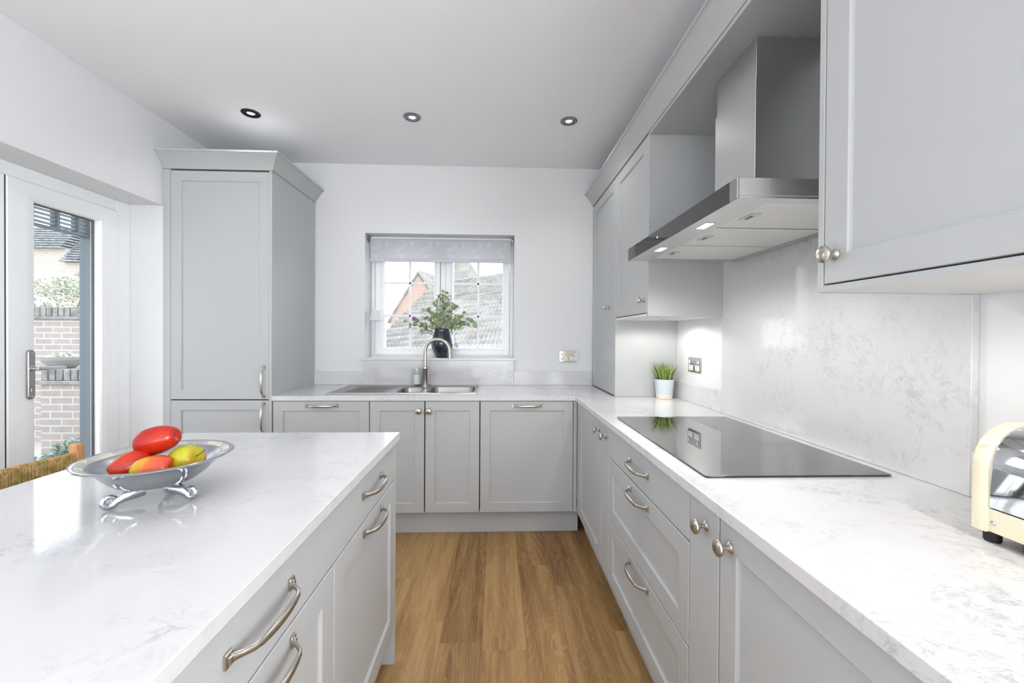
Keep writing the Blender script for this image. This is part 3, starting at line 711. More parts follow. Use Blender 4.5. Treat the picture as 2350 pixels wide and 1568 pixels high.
for dx, dy, dz in tips:
    tip = Vector((VX+dx, VY+dy*1.2, 1.345+dz)); b0 = Vector((VX+dx*.12, VY+dy*.2, 1.20)); mid = Vector((VX+dx*.38, VY+dy*.6, 1.345+dz*.52+.02))
    P = [b0*(1-s)**2+mid*2*s*(1-s)+tip*s*s for s in [i/7 for i in range(8)]]
    tube(bs, P, [.002]*7+[.001], 5)
    for i in range(3, 8):
        for k in (-1, 1):
            d = (P[min(i,7)]-P[i-1]).normalized(); side = Vector((rng.uniform(-1,1), rng.uniform(-1,.3), rng.uniform(-.6,.8))).normalized()
            r = rng.uniform(.009, .0165)
            if P[i].z < 1.335: continue
            disc_leaf(bl, P[i]+side*.002, (rng.uniform(-.7,.7), -1, rng.uniform(-.5,.8)), side+d*.5, r, r*1.1)
disc_leaf(bl, (VX+.035, VY-.05, 1.555), (0,-1,.2), (0,0,1), .022, .022, 0, 12); disc_leaf(bl, (VX-.008, VY-.05, 1.578), (.2,-1,.2), (-.2,0,1), .017, .018, 0, 12)
disc_leaf(bl, (VX-.262, VY-.05, 1.395), (0,-1,.3), (-1,0,.2), .016, .016, 0, 12); disc_leaf(bl, (VX+.215, VY-.06, 1.40), (0,-1,.3), (1,0,.2), .020, .020, 0, 12); disc_leaf(bl, (VX+.245, VY-.06, 1.375), (.2,-1,.3), (1,0,-.4), .020, .022, 0, 12)
obj('stems', bs, 'stem', t); tag(obj('leaves', bl, 'eucalyptus', t), kind='stuff')
bm = B()
for i in range(9):
    a = i*.7; disc_leaf(bm, (VX-.215, VY-.05, 1.418), (math.cos(a)*.6, -1, math.sin(a)*.6), (math.cos(a), 0, math.sin(a)), .007, .011)
obj('flower', bm, 'purple_petal', t)
t = thing('table_lamp', 'small white table lamp at the left end of the window sill', 'lamp', (-.955, 3.315, 1.11))
LX, LY = -.952, 3.315
bm = B(); lathe(bm, [(0,0),(.045,0),(.045,.004),(.043,.006),(0,.007)], (LX, LY, 1.1102), (0,0,1), 28); obj('base', bm, 'lamp_white', t)
bm = B(); tube(bm, [(LX, LY, 1.116), (LX, LY, 1.47)], .0042, 12); obj('pole', bm, 'lamp_white', t)
bm = B(); lathe(bm, [(.0,1.478),(.033,1.480),(.035,1.479),(.051,1.402),(.049,1.402),(.033,1.474),(0,1.474)], (LX, LY, 0), (0,0,1), 36, cap=False); obj('lamp_shade', bm, 'lamp_white', t)

# ================================================================ SOCKET PLATES
def plate_thing(c, u, n, wide, label, cat):
    t = thing('socket_plate', label, cat, c)
    c = Vector(c); u = Vector(u); n = Vector(n); up = Vector((0,0,1)); w = .0745; h = .043
    def bx(a0, a1, z0, z1, d0, d1, bm, bev=.001, mi=0):
        q = B(); box(q, a0, z0, d0, a1, z1, d1, bev, mi)
        M = Matrix.Identity(4)
        for i in range(3): M[i][0] = u[i]; M[i][1] = up[i]; M[i][2] = n[i]; M[i][3] = c[i]
        xf(q, M); join(bm, q)
    bm = B(); bx(-w, w, -h, h, .0003, .006, bm, .0018); pl = obj('plate', bm, 'chrome', t)
    for a in (-.038, .038):
        bm = B(); bx(a-.026, a+.026, -.034, -.002 if wide else -.006, .0058, .0072, bm, .001); s = obj('socket', bm, 'white_plastic', t)
        bm = B(); bx(a-.003, a+.003, -.014, -.007, .0070, .0076, bm, 0)
        for k in (-1, 1): bx(a+k*.011-.0035, a+k*.011+.0035, -.027, -.023, .0070, .0076, bm, 0)
        obj('pin_hole', bm, 'dark_trim', s, 0)
        bm = B(); bx(a-.007 + (.014 if a > 0 else -.014), a+.007 + (.014 if a > 0 else -.014), .006, .026, .0058, .0105, bm, .0015); obj('switch', bm, 'white_plastic', t)
        bm = B()
        q = lathe(bm, [(0,0),(.0028,0),(.0022,.001),(0,.0011)], c+u*(a*1.75)+n*.0058, n, 10); obj('screw', bm, 'chrome', pl)
plate_thing((.573, 3.267, 1.126), (1,0,0), (0,-1,0), True, 'chrome double socket plate on the wall right of the window', 'socket')
plate_thing((1.162, 2.381, 1.122), (0,-1,0), (-1,0,0), True, 'chrome double socket plate under the wall cupboard, above the potted grass', 'socket')

# ================================================================ POTTED GRASS
t = thing('potted_grass', 'artificial grass in a pale blue pot on the right worktop corner', 'plant', (1.052, 2.560, .9005))
PX, PY = 1.052, 2.556
bm = B(); lathe(bm, [(0,0),(.046,0),(.048,.002),(.0505,.030),(.0505,.0305),(.0598,.118),(.0600,.121),(.0565,.121),(.055,.112),(0,.108)], (PX, PY, .9005), (0,0,1), 36, cap=False)
for f in bm.faces:
    if f.calc_center_median().z < .9005+.030: f.material_index = 1
pt = obj('pot', bm, ['pot_blue', 'pot_band'], t)
bm = B(); lathe(bm, [(0,.1085),(.054,.1085),(.054,.111),(0,.112)], (PX, PY, .9005), (0,0,1), 24); obj('soil', bm, 'soil', pt)
bm = B(); rng = random.Random(11)
for i in range(300):
    a = rng.uniform(0, 2*PI); r0 = .045*math.sqrt(rng.random()); h = rng.uniform(.065, .135); sp = (r0/.045)*rng.uniform(.35, 1.0)*.055+rng.uniform(0,.012)
    if i < 12: sp *= 1.7
    b0 = Vector((PX+r0*math.cos(a), PY+r0*math.sin(a), 1.010)); d = Vector((math.cos(a), math.sin(a), 0)); a2 = rng.uniform(0, PI); s = Vector((math.cos(a2), math.sin(a2), 0))
    prev = None
    for k in range(5):
        q = k/4; p = b0+d*(sp*q**1.8)+Vector((0,0,h*(q-.12*q*q*(sp/.05)))); w = .0020*(1-q)**.6+.0002
        if p.x > 1.138: p.x = 1.138
        if p.y > 2.620: p.y = 2.620
        cur = (bm.verts.new(p-s*w), bm.verts.new(p+s*w))
        if prev: bm.faces.new((prev[0], prev[1], cur[1], cur[0])).material_index = i % 3
        prev = cur
tag(obj('grass_blades', bm, ['grass_dark', 'grass_leaf', 'grass_pale'], t), kind='stuff')

# ================================================================ FRUIT BOWL
t = thing('fruit_bowl', 'polished metal fruit bowl with scrolled feet on the island', 'bowl', (-.781, .990, .9005))
BX, BY = -.781, .990
bm = B()
prof = [(0,.9345),(.030,.9350),(.055,.9385),(.075,.9455),(.092,.958),(.105,.972),(.122,.9895),(.138,.9965),(.1455,.9975),(.1465,1.0000),(.1445,1.0012),(.136,1.0000)]
lathe(bm, prof, (BX, BY, 0), (0,0,1), 72, cap=False)
lathe(bm, [(.136,1.0000),(.133,.9996),(.122,.9943)], (BX, BY, 0), (0,0,1), 72, 1, cap=False)
lathe(bm, [(.122,.9943),(.118,.9925),(.102,.976),(.090,.9625),(.073,.951),(.054,.9435),(.030,.940),(0,.939)], (BX, BY, 0), (0,0,1), 72, 2, cap=False)
obj('dish', bm, ['polished_aluminium', 'mosaic_rim', 'aluminium_inside'], t, 60)
for a in (math.radians(232), math.radians(-8), math.radians(108)):
    d = Vector((math.cos(a), math.sin(a), 0)); s = Vector((-math.sin(a), math.cos(a), 0)); o_ = Vector((BX, BY, 0))
    bm = B(); K = [(.024,.9265,.010),(.038,.9265,.012),(.052,.925,.011),(.062,.921,.0090)]
    c0 = (.0835, .9180); K += [(c0[0]+.0105*math.cos(q), c0[1]+.0105*math.sin(q), .0068-.00025*n_) for n_, q in enumerate([math.radians(200+33*n_) for n_ in range(11)])]
    K = [(a_, max(b_, .9008+.0), c_) for a_, b_, c_ in K]
    tube(bm, [o_+d*r+Vector((0,0,z)) for r, z, q in K], [q for r, z, q in K], 14, flat=1.15, up=s)
    obj('foot', bm, 'polished_aluminium', t)
def fruit(label, mname, c, axis, L, R, stem=False, taper=.0, grp='apples in the metal bowl'):
    t = thing('apple', label, 'apple', c, grp)
    a = Vector(axis).normalized(); bm = B(); prof = []
    n = 22
    for i in range(n+1):
        q = PI*i/n; r = R*math.sin(q)**.68*(1+taper*math.cos(q)); d = -L*math.cos(q)
        if i < 3: d += L*.22*(1-i/3)**1.2
        if i > n-3: d -= L*.20*(1-(n-i)/3)**1.2
        prof.append((r, d))
    lathe(bm, prof, c, a, 36, cap=False, lobes=(5, .012)); obj('flesh', bm, mname, t, 80)
    c = Vector(c)
    bm = B()
    if stem:
        u = frame_of(a)[0]; tube(bm, [c+a*(L*.72), c+a*(L*1.05)+Vector((.002,0,.004)), c+a*(L*1.30)+Vector((.005,0,.010))], [.0013,.001,.0016], 8)
    else:
        lathe(bm, [(0,0),(.0045,0),(.003,.003),(0,.004)], c-a*(L*.70), -a, 8)
    obj('stem', bm, 'stem', t)
fruit('scarlet apple lying on top of the other fruit', 'fruit_scarlet', (-.790, 1.000, 1.0335), (.92, .1, .26), .046, .0325, taper=.10)
fruit('orange-red apple at the left of the fruit bowl, blossom end showing', 'fruit_vermilion', (-.822, .967, .984), (.55, .62, .42), .041, .031)
fruit('yellow apple with orange blush at the front of the bowl', 'fruit_blush', (-.757, .946, .982), (.96, .1, .12), .042, .030)
fruit('yellow-green apple with a stem at the right of the bowl', 'fruit_green', (-.719, .990, .989), (.86, -.22, .30), .038, .034, True)

# ================================================================ TOASTER
t = thing('toaster', 'cream and chrome toaster on the right worktop below the large cupboard', 'toaster', (1.02, .6, .9005))
def arch(x0, x1, z0, z1, rx, rz, n=8):
    P = [(x0, z0)]
    for i in range(n+1):
        a = PI-PI/2*i/n; P.append((x0+rx+rx*math.cos(a), z1-rz+rz*math.sin(a)))
    for i in range(n+1):
        a = PI/2-PI/2*i/n; P.append((x1-rx+rx*math.cos(a), z1-rz+rz*math.sin(a)))
    P.append((x1, z0)); return P
def ext(bm, P, y0, y1, mi=0, inset=.003):
    cx = sum(p[0] for p in P)/len(P); cz = sum(p[1] for p in P)/len(P)
    def R(y, k): return [Vector((cx+(x-cx)*(1-k/.1), y, cz+(z-cz)*(1-k/.1))) for x, z in P]
    loft(bm, [R(y1, inset), R(y1-inset, 0), R(y0+inset, 0), R(y0, inset)], True, True, mi)
A_ = arch(.919, 1.115, .920, 1.123, .085, .085)
for y0, y1 in ((.738, .767), (.395, .424)):
    bm = B(); ext(bm, A_, y0, y1); obj('end_panel', bm, 'cream_enamel', t, 50)
bm = B(); ext(bm, arch(.9205, 1.1135, .968, 1.1210, .083, .084), .42, .7385, 0, .0005)
box(bm, .975, .46, 1.1185, 1.000, .70, 1.1205, .0006, 1); box(bm, 1.035, .46, 1.1185, 1.060, .70, 1.1205, .0006, 1)
obj('body', bm, ['chrome', 'dark_trim'], t, 50)
for xx in (.9215, 1.104):
    bm = B(); box(bm, xx, .42, .922, xx+.0085, .742, .965, .001); obj('base_rail', bm, 'cream_enamel', t)
bm = B(); box(bm, .931, .42, .926, 1.103, .742, .967); obj('crumb_tray', bm, 'dark_trim', t)
for x, y in ((.938, .745), (.940, .685), (1.090, .745), (.940, .45), (1.09, .45)):
    bm = B(); lathe(bm, [(0,0),(.011,0),(.0125,.003),(.0125,.022),(0,.022)], (x, y, .9005), (0,0,1), 16); obj('foot', bm, 'rubber', t)
for x, y, z in ((.923, .728, .985), (.9215, .731, .940)):
    bm = B(); lathe(bm, [(0,0),(.0045,0),(.004,.0018),(0,.0028)], (x, y, z), (-1,0,0), 10); obj('screw', bm, 'chrome', t)
bm = B(); lathe(bm, [(0,0),(.0045,0),(.004,.0018),(0,.0028)], (.930, .752, 1.082), (-.85,0,.5), 10); obj('screw', bm, 'cream_enamel', t)

# ================================================================ CHAIR beyond the island
t = thing('dining_chair', 'oak chair with rush-wrapped back rail behind the island', 'chair', (-1.33, 1.32, 0))
CX = -1.50
def post(y, z1, x_top=CX, x0=CX+.03):
    bm = B(); R = []
    for k in range(9):
        q = k/8; z = z1*q; x = x0+(x_top-x0)*max(0, (z-.45)/(z1-.45)) if z > .45 else x0
        w = .0165-.002*abs(q-.5)
        R.append([Vector((x+dx, y+dy, z)) for dx, dy in [(p[0], p[1]) for p in rrect(-w, -w, w, w, .006, 3)]])
    R.append([Vector((x_top+dx, y+dy, z1+.004)) for dx, dy in rrect(-.012, -.012, .012, .012, .005, 3)])
    loft(bm, R); return bm
Ya, Yb_ = 1.540, 1.100
for y in (Ya, Yb_): obj('back_post', post(y, .884), 'oak_chair', t)
for y in (Ya-.01, Yb_+.01):
    bm = B(); tube(bm, [(-1.09, y, 0), (-1.09, y, .2), (-1.09, y, .455)], [.013,.016,.017], 14); obj('leg', bm, 'oak_chair', t)
def rail(z0, z1, bow):
    bm = B(); n = 76; x00 = CX+.003
    for i in range(16):
        q0, q1 = i/16, (i+1)/16; L_ = Yb_+.018-(Ya-.018); P = rrect(-.0104, z0+.002, .0104, z1-.001, .009, 2)
        loft(bm, [[Vector((x00-bow*math.sin(PI*q)*.6+px, Ya-.018+L_*q, pz+.004*math.sin(PI*q))) for px, pz in P] for q in (q0, q1)], True, False)
    for i in range(n):
        y0 = Ya-.018+(Yb_+.018-Ya+.018)*i/n; y1 = Ya-.018+(Yb_+.018-Ya+.018)*(i+1)/n; q = (i+.5)/n
        x = x00-bow*math.sin(PI*q)*.6; dz = .004*math.sin(PI*q); r = random.uniform(.92, 1.08)
        P = rrect(-.0125*r, z0+dz, .0125*r, z1+dz, .010, 3); ym = (y0+y1)/2; tw = random.uniform(-.0012, .0012)
        loft(bm, [[Vector((x+px*.80, y0+tw, z0+(pz-z0)*.985)) for px, pz in P], [Vector((x+px*1.08, ym+tw, pz+ (.0008 if pz > (z0+z1)/2 else -.0008))) for px, pz in P], [Vector((x+px*.80, y1+tw, z0+(pz-z0)*.985)) for px, pz in P]], True, False)
    return bm
obj('back_rail', rail(.765, .858, .03), 'rush', t)
obj('back_rail', rail(.60, .66, .03), 'rush', t)
bm = B(); box(bm, -1.49, Yb_+.0, .425, -1.08, Ya-.0, .465, .012, seg=2); obj('seat', bm, 'rush', t)
for z, x in ((.14, -1.28), ):
    for y in (Ya-.005, Yb_+.005):
        bm = B(); tube(bm, [(-1.47, y, z), (-1.09, y, z)], .009, 10); obj('stretcher', bm, 'oak_chair', t)
bm = B(); tube(bm, [(-1.28, Yb_, .14), (-1.28, Ya, .14)], .009, 10); obj('stretcher', bm, 'oak_chair', t)

# ================================================================ CEILING SPOTS
def spot(x, y, label, ringm):
    t = thing('ceiling_spotlight', label, 'spotlight', (x, y, ZC-.012), 'recessed ceiling spotlights')
    bm = B(); lathe(bm, [(.052,0),(.052,-.003),(.047,-.0065),(.038,-.0065),(.0375,-.002),(.038,0)], (x, y, ZC-.0002), (0,0,1), 36, cap=False); obj('trim_ring', bm, ringm, t)
    bm = B(); lathe(bm, [(.0375,-.003),(.033,-.006),(.0255,-.0055),(.0225,-.001),(.0375,-.001)], (x, y, ZC-.0002), (0,0,1), 36, cap=False); obj('inner_ring', bm, ringm, t)
    bm = B(); lathe(bm, [(0,-.0015),(.022,-.0015),(.022,-.0005),(0,-.0005)], (x, y, ZC-.0002), (0,0,1), 28); obj('lens', bm, 'spot_lens', t)
mat('spot_black', srgb(30,31,32), .35, .3)
mat('spot_grey', srgb(140,143,150), .3, .9)
spot(-1.477, 2.553, 'black-ringed recessed spotlight in the ceiling above the tall cabinet', 'spot_black')
spot(-.518, 2.551, 'grey recessed ceiling spotlight straight above the sink, middle of three', 'spot_grey')
spot(.438, 2.549, 'grey recessed ceiling spotlight nearest the right-hand cornice', 'spot_grey')

# ================================================================ UNDER-CUPBOARD LIGHTS
PUCK = [(.955, 2.345, 'small round downlight under the wall cupboard above the potted grass'), (.885, .50, 'small round downlight under the large near cupboard')]
for x, y, lb in PUCK:
    bm = B(); lathe(bm, [(0,-.003),(.026,-.003),(.030,-.0015),(.030,0),(0,0)], (x, y, 1.3877), (0,0,1), 28)
    for f in bm.faces:
        if f.calc_center_median().z < 1.3852 and (f.calc_center_median().xy-Vector((x,y))).length < .012: f.material_index = 1
    tag(obj('cabinet_light', bm, ['chrome', 'puck_glow'], None), lb, 'light', 'lights under the cupboards')

# ================================================================ OUTSIDE, LEFT
bm = B(); box(bm, -40, -8, -.16, 14, 60, -.13); struct('ground', bm, 'paving')
t = thing('pergola', 'dark grey metal pergola outside the glazed doors', 'pergola', (-3.05, 2.6, -.13))
bm = B(); box(bm, -3.075, 3.18, -.13, -2.985, 3.268, 2.32, .003); 
obj('post', bm, 'anthracite', t)
bm = B(); box(bm, -2.9995, 3.205, -.13, -2.98, 3.240, 2.0, .002); obj('post_cover', bm, 'anthracite_light', t)
bm = B(); box(bm, -3.06, .4, 1.992, -3.0, 3.18, 2.005, .002); box(bm, -3.06, .4, 2.135, -3.0, 3.18, 2.34, .002)
for y in (3.10, 2.96, 2.80, 2.62, 2.4, 2.2, 1.9): box(bm, -3.055, y, 2.005, -3.005, y+.018, 2.135)
obj('beam', bm, 'anthracite', t)
bm = B()
for k in range(4): box(bm, -3.045, .4, 2.022+k*.028, -3.02, 3.18, 2.034+k*.028)
obj('slat', bm, 'anthracite_light', t)
for y in (3.21, 2.5, 1.8, 1.1):
    bm = B(); box(bm, -3.0, y, 2.20, -2.45, y+.05, 2.30); obj('rafter', bm, 'anthracite', t)
# garden wall with coping
def brick_wall(name, label, x0, x1, y0, y1, z1, cap=True):
    t = thing(name, label, 'wall', ((x0+x1)/2, (y0+y1)/2, -.13))
    bm = B(); box(bm, x0, y0, -.13, x1, y1, z1-.16); obj('brickwork', bm, 'garden_brick', t, 0)
    bm = B(); box(bm, x0-.03, y0-.03, z1-.16, x1+.03, y1+.03, z1-.12, .006); obj('tile_course', bm, 'coping_brick', t)
    bm = B(); x = x0
    while x < x1-.02:
        box(bm, x+.004, y0-.006, z1-.118, min(x+.068, x1), y1+.006, z1+random.uniform(-.003,.003), .004); x += .075
    obj('coping', bm, 'coping_brick', t)
    return t
brick_wall('garden_wall', 'low pale brick garden wall with brick coping outside the doors', -4.735, -3.2, 4.5, 4.80, .912)
brick_wall('brick_pier', 'taller brick pier behind the low garden wall', -7.4, -5.44, 5.6, 5.95, 1.63)
t = thing('planter_bowl', 'round grey planter bowl on the low garden wall', 'planter', (-4.68, 4.655, .915))
bm = B(); lathe(bm, [(0,0),(.085,0),(.10,.005),(.150,.055),(.168,.085),(.172,.088),(.175,.100),(.186,.118),(.186,.124),(.172,.124),(.160,.10),(0,.09)], (-4.68, 4.665, .914), (0,0,1), 40, cap=False); obj('bowl', bm, 'concrete_bowl', t)
bm = B(); rng = random.Random(3)
for i in range(160):
    a = rng.uniform(0, 2*PI); r = .15*math.sqrt(rng.random()); z = 1.02+.05*(1-(r/.15)**2)*rng.random()
    disc_leaf(bm, (-4.68+r*math.cos(a), 4.665+r*math.sin(a), z), (rng.uniform(-1,1), -1, rng.uniform(0,1)), (rng.uniform(-1,1), 0, 1), .012, .014, 1 if rng.random() < .45 else 0, 6)
tag(obj('flowers', bm, ['garden_leaf', 'white_petal'], t), kind='stuff')
def bush(name, label, c, rad, n, lw, ll, m, seed, up=.6, cat='bush', stems=6):
    t = thing(name, label, cat, c); rng = random.Random(seed); bm = B(); bs = B(); c = Vector(c)
    if c.z > -.1: tube(bs, [(c.x, c.y, -.14), c], .05, 8)
    for i in range(stems):
        a = rng.uniform(0, 2*PI); e = c+Vector((math.cos(a)*rad[0]*.7, math.sin(a)*rad[1]*.7, rad[2]*rng.uniform(1.0, 1.7)))
        tube(bs, [c, c.lerp(e, .5)+Vector((0,0,rad[2]*.2)), e], [.02*rad[2]+.004, .012*rad[2]+.003, .004], 6)
    for i in range(n):
        th = rng.uniform(0, 2*PI); ph = math.acos(rng.uniform(-.4, 1)); q = rng.uniform(.45, 1)**.5
        d = Vector((math.sin(ph)*math.cos(th), math.sin(ph)*math.sin(th), math.cos(ph)))
        p = c+Vector((0, 0, rad[2]*.9))+Vector((d.x*rad[0], d.y*rad[1], d.z*rad[2]))*q
        s = Vector((-d.y, d.x, 0)); 
        if s.length < .1: s = Vector((1,0,0))
        s.normalize(); o = (d+Vector((rng.uniform(-.8,.8), rng.uniform(-.8,.8), up*rng.uniform(-.3,1)))).normalized()
        L = ll*rng.uniform(.6, 1.2); w = lw*rng.uniform(.6, 1.2); drop = Vector((0,0,-L*.35))
        v = [bm.verts.new(p), bm.verts.new(p+o*L*.5+s*w), bm.verts.new(p+o*L+drop), bm.verts.new(p+o*L*.5-s*w)]
        bm.faces.new((v[0], v[1], v[2])); bm.faces.new((v[0], v[2], v[3]))
    obj('stems', bs, 'bark', t); tag(obj('leaves', bm, m, t), kind='stuff')
bush('flower_bed_shrub', 'silvery leafed shrub low against the garden wall', (-4.00, 4.12, -.13), (.20,.18,.20), 520, .016, .11, 'garden_leaf', 21)
bush('flower_bed_shrub', 'second silvery shrub, left of the first by the glazed door edge', (-4.52, 4.12, -.13), (.18,.16,.10), 300, .016, .08, 'garden_leaf', 22)
bush('garden_tree', 'loose branched pale tree behind the brick pier', (-8.6, 8.6, .6), (1.0,.8,.95), 3800, .022, .07, 'bush_leaf', 23, cat='tree', stems=26)
bush('garden_tree', 'bushy green tree right of the brick pier', (-6.55, 7.3, .0), (.7,.6,1.0), 3000, .022, .07, 'bush_leaf', 24, cat='tree', stems=18)
t = thing('trellis_fence', 'pale wooden slatted fence right of the brick pier', 'fence', (-5.2, 6.4, -.13))
for z in (.55, .75, .95):
    bm = B(); box(bm, -5.9, 6.36, z, -4.2, 6.40, z+.09, .004); obj('rail', bm, 'house_render', t)
for x in (-5.75, -5.0, -4.3):
    bm = B(); box(bm, x, 6.40, -.13, x+.08, 6.48, 1.15, .005); obj('post', bm, 'house_render', t)
t = thing('neighbour_house', 'pale brick house with a stepped tiled roof beyond the garden', 'house', (-14, 15, -.13))
bm = B()
box(bm, -22, 14.3, -.13, -12.0, 19, 3.0); box(bm, -22, 14.3, 3.0, -14.25, 19, 4.10); box(bm, -14.25, 14.3, 3.0, -13.75, 19, 3.65); box(bm, -13.75, 14.3, 3.0, -13.3, 19, 3.18)
obj('wall', bm, 'pale_brick', t, 0)
bm = B()
for x0, x1, zb in ((-22, -14.25, 4.10), (-14.28, -13.75, 3.66), (-13.78, -13.2, 3.20), (-13.25, -11.0, 2.55)):
    z = zb; y = 14.1
    while z < 4.95:
        box(bm, x0, y, z, x1, y+.5, z+.055); z += .095; y += .085
obj('roof', bm, 'slate_tile', t, 0)
t = thing('greenhouse', 'small white-framed glasshouse at the left edge of the pane, behind the pier', 'greenhouse', (-7.35, 6.7, -.13))
bm = B()
for k in range(5):
    q = k/4; zt = 1.75+.25*math.sin(PI/2*(1-q)); x = -7.8+.95*q
    tube(bm, [(x, 6.7, -.13), (x, 6.7, zt)], .016, 8)
tube(bm, [(-7.8+.95*q/8, 6.7, 1.75+.25*math.sin(PI/2*(1-q/8))) for q in range(9)], .018, 8)
for z in (1.78, 1.68, 1.55): tube(bm, [(-7.8, 6.7, z), (-6.85, 6.7, z)], .012, 8)
obj('frame', bm, 'upvc', t)

# ================================================================ OUTSIDE, BEYOND THE WINDOW
def roof_grid(A, Bp, D, nu, nv, waves, rows, amp, step, name, parent, m):
    """A,Bp ridge ends, D vector down the slope"""
    A, Bp, D = Vector(A), Vector(Bp), Vector(D); U = Bp-A; nrm = U.cross(D).normalized()
    if nrm.z < 0: nrm = -nrm
    bm = B(); G = []
    for j in range(nv+1):
        row = []
        for i in range(nu+1):
            u, v = i/nu, j/nv
            h = amp*math.sin(2*PI*waves*u)+step*((v*rows) % 1.0)
            row.append(bm.verts.new(A+U*u+D*v+nrm*h))
        G.append(row)
    for j in range(nv):
        for i in range(nu): bm.faces.new((G[j][i], G[j][i+1], G[j+1][i+1], G[j+1][i]))
    # closed underside gives the roof its thickness
    c = [A-nrm*.2, Bp-nrm*.2, Bp+D-nrm*.2, A+D-nrm*.2]; vs = [bm.verts.new(p) for p in c]; bm.faces.new(vs)
    return obj(name, bm, m, parent, 20)
t = thing('outbuilding', 'building with a big weathered pantile roof just beyond the window', 'building', (-1, 28, -.13))
RA, RB = Vector((-5.086, 34., 5.43)), Vector((3.6, 31.2, 6.35))
RD = Vector((-6.353, 24., 1.412))-RA
e1 = RA+RD*1.35
roof_grid(RA, RB, RD*1.35, 336, 200, 42, 19, .06, .15, 'roof', t, 'roof_tile')
bm = B(); tube(bm, [RA+Vector((0,0,.08)), RB+Vector((0,0,.08))], .16, 10); obj('ridge_tiles', bm, 'roof_tile', t)
bm = B(); q = [RA+Vector((0,0,-.25)), RA+RD*1.35+Vector((0,0,-.25))]
W2 = [q[0], q[1], Vector((q[1].x, q[1].y, -.13)), Vector((q[0].x, q[0].y, -.13))]; off = (RB-RA).normalized()*.3
loft(bm, [W2, [p+off for p in W2]]); obj('gable_wall', bm, 'pale_brick', t, 0)
t = thing('orange_house', 'orange brick gabled house left of the pantile roof', 'house', (-7.5, 42, -.13))
bm = B(); P = [(-10.06,-.13),(-10.06,2.793),(-7.478,7.183),(-4.0,1.9),(-4.0,-.13)]
loft(bm, [[Vector((x, 40, z)) for x, z in P], [Vector((x+1.2, 43, z)) for x, z in P]]); obj('wall', bm, 'orange_brick', t, 0)
bm = B(); r1 = [Vector((-10.3,39.8,2.5)), Vector((-7.478,39.8,7.3)), Vector((-7.478,39.8,7.55)), Vector((-10.45,39.8,2.5))]
loft(bm, [r1, [p+Vector((1.2,3.2,0)) for p in r1]])
r1 = [Vector((-7.478,39.8,7.3)), Vector((-3.8,39.8,1.7)), Vector((-3.6,39.8,1.7)), Vector((-7.478,39.8,7.55))]
loft(bm, [r1, [p+Vector((1.2,3.2,0)) for p in r1]]); 
obj('roof', bm, 'roof_tile', t, 0)
t = thing('tiled_tower', 'steep brown tiled roof rising behind the pantile ridge', 'building', (-5.4, 47, -.13))
bm = B(); P = [(-6.3,6.0),(-1.0,6.0),(-4.6,12.2),(-5.7,12.2)]
loft(bm, [[Vector((x, 44, z)) for x, z in P], [Vector((-5.2+(x+5.2)*.8, 49, z)) for x, z in P]]); obj('roof', bm, 'roof_tile', t, 0)
bm = B(); box(bm, -6.2, 44.3, -.13, -1.4, 49, 6.0); obj('wall', bm, 'orange_brick', t, 0)

# ================================================================ LIGHT
W = bpy.data.worlds.new('world'); S.world = W; W.use_nodes = True; nt = W.node_tree
bg = nt.nodes['Background']; gN = nt.nodes.new
tc = gN('ShaderNodeTexCoord'); sp = gN('ShaderNodeSeparateXYZ'); cr = gN('ShaderNodeValToRGB'); nz = gN('ShaderNodeTexNoise')
nt.links.new(tc.outputs['Generated'], sp.inputs[0]); nt.links.new(sp.outputs[2], cr.inputs[0])
cr.color_ramp.elements[0].position = 0; cr.color_ramp.elements[0].color = (.93,.95,.98,1); cr.color_ramp.elements[1].position = .6; cr.color_ramp.elements[1].color = (.80,.87,1,1)
nt.links.new(cr.outputs[0], bg.inputs[0]); bg.inputs[1].default_value = 2.7
def area(name, loc, rot, sx, sy, power, col=(1,1,1), spread=180):
    l = bpy.data.lights.new(name, 'AREA'); l.shape = 'RECTANGLE'; l.size = sx; l.size_y = sy; l.energy = power; l.color = col; l.spread = math.radians(spread)
    o = bpy.data.objects.new(name, l); C.objects.link(o); o.location = loc; o.rotation_euler = rot; o['kind'] = 'helper'; return o
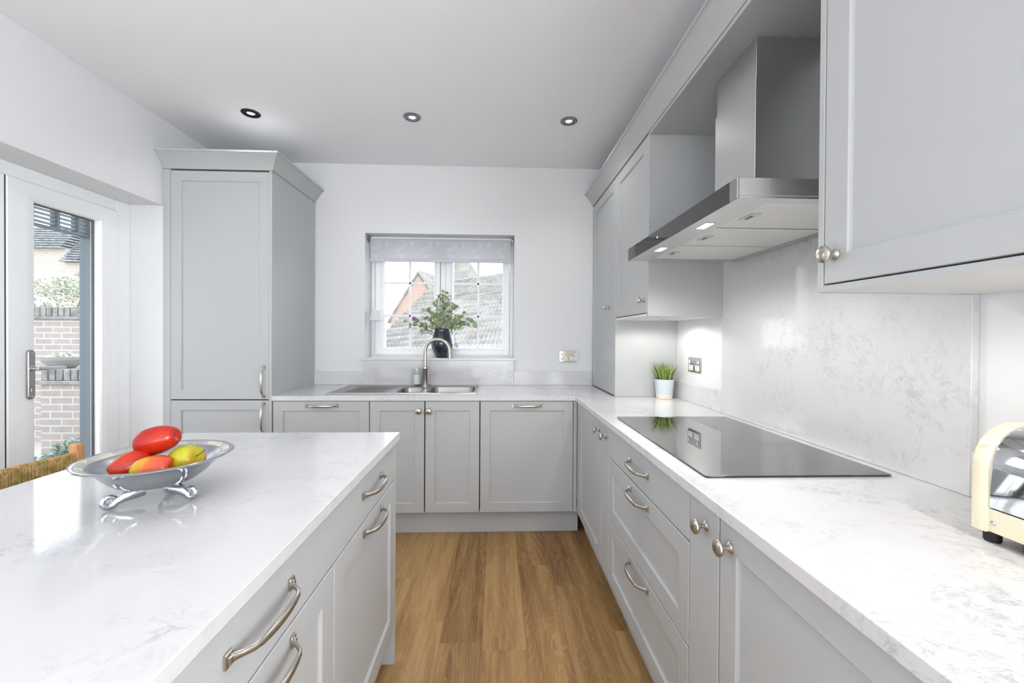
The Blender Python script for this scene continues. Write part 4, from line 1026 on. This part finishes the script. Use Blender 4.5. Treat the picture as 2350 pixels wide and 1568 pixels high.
def spotl(name, loc, power, size, blend=.6, col=(1,.95,.87), rad=.03, rot=(0,0,0)):
    l = bpy.data.lights.new(name, 'SPOT'); l.energy = power; l.spot_size = math.radians(size); l.spot_blend = blend; l.color = col; l.shadow_soft_size = rad
    o = bpy.data.objects.new(name, l); C.objects.link(o); o.location = loc; o.rotation_euler = rot; o['kind'] = 'helper'; return o
# added fill lamp shining in through the made-up rear opening
area('rear_fill', (-.45, YR-.35, 1.2), (PI/2, 0, 0), 2.5, 2.1, 8, (.93,.96,1))
# added fill lamp behind the camera, aimed up to brighten the ceiling
area('ceiling_fill', (-.45, -1.5, .95), (math.radians(180-15), 0, 0), 2.2, 1.3, 23, (.92,.96,1))
area('side_fill', (XR+.30, -1.7, 1.45), (PI/2, 0, PI/2), 2.0, 1.3, 96, (.93,.965,1))  # added fill lamp outside the made-up opening in the right wall
for x in (-1.477, -.518, .438): spotl('downlight', (x, 2.55, ZC-.02), 5, 140, .8, (1,.99,.97))
for x, y, p in ((.06, 1.28, 22), (.06, .1, 10), (-1.2, -1.2, 6), (.06, -1.2, 8)): spotl('downlight', (x, y, ZC-.02), p, 60, .9, (.97,.985,1))  # unseen lamps added to brighten the aisle and the room behind
for x, y, lb in PUCK: spotl('cabinet_lamp', (x, y, 1.380), 4.5 if y < 1 else 5, 172, .3, (1,.96,.90), .02 if y < 1 else .05)
for y in (1.320, 1.680): spotl('hood_lamp', (.672, y, 1.638), 9, 160, .6, (1,.96,.90), .045)
spotl('indicator_beam', (.473, 2.676, .147), .02, 18, .3, (1,.15,.1), .002)
# ================================================================ RENDER SETTINGS
S.view_settings.view_transform = 'Standard'; S.view_settings.look = 'None'; S.view_settings.gamma = 1; S.view_settings.use_curve_mapping = False
S.view_settings.exposure = 0.49
cy = S.cycles; cy.use_denoising = True
try: cy.denoiser = 'OPENIMAGEDENOISE'
except Exception: pass
cy.use_adaptive_sampling = True; cy.adaptive_threshold = .1; cy.adaptive_min_samples = 24; cy.max_bounces = 6; cy.diffuse_bounces = 4; cy.glossy_bounces = 4; cy.transparent_max_bounces = 10; cy.transmission_bounces = 6
cy.sample_clamp_indirect = 6; cy.caustics_reflective = False; cy.caustics_refractive = False; cy.use_light_tree = True
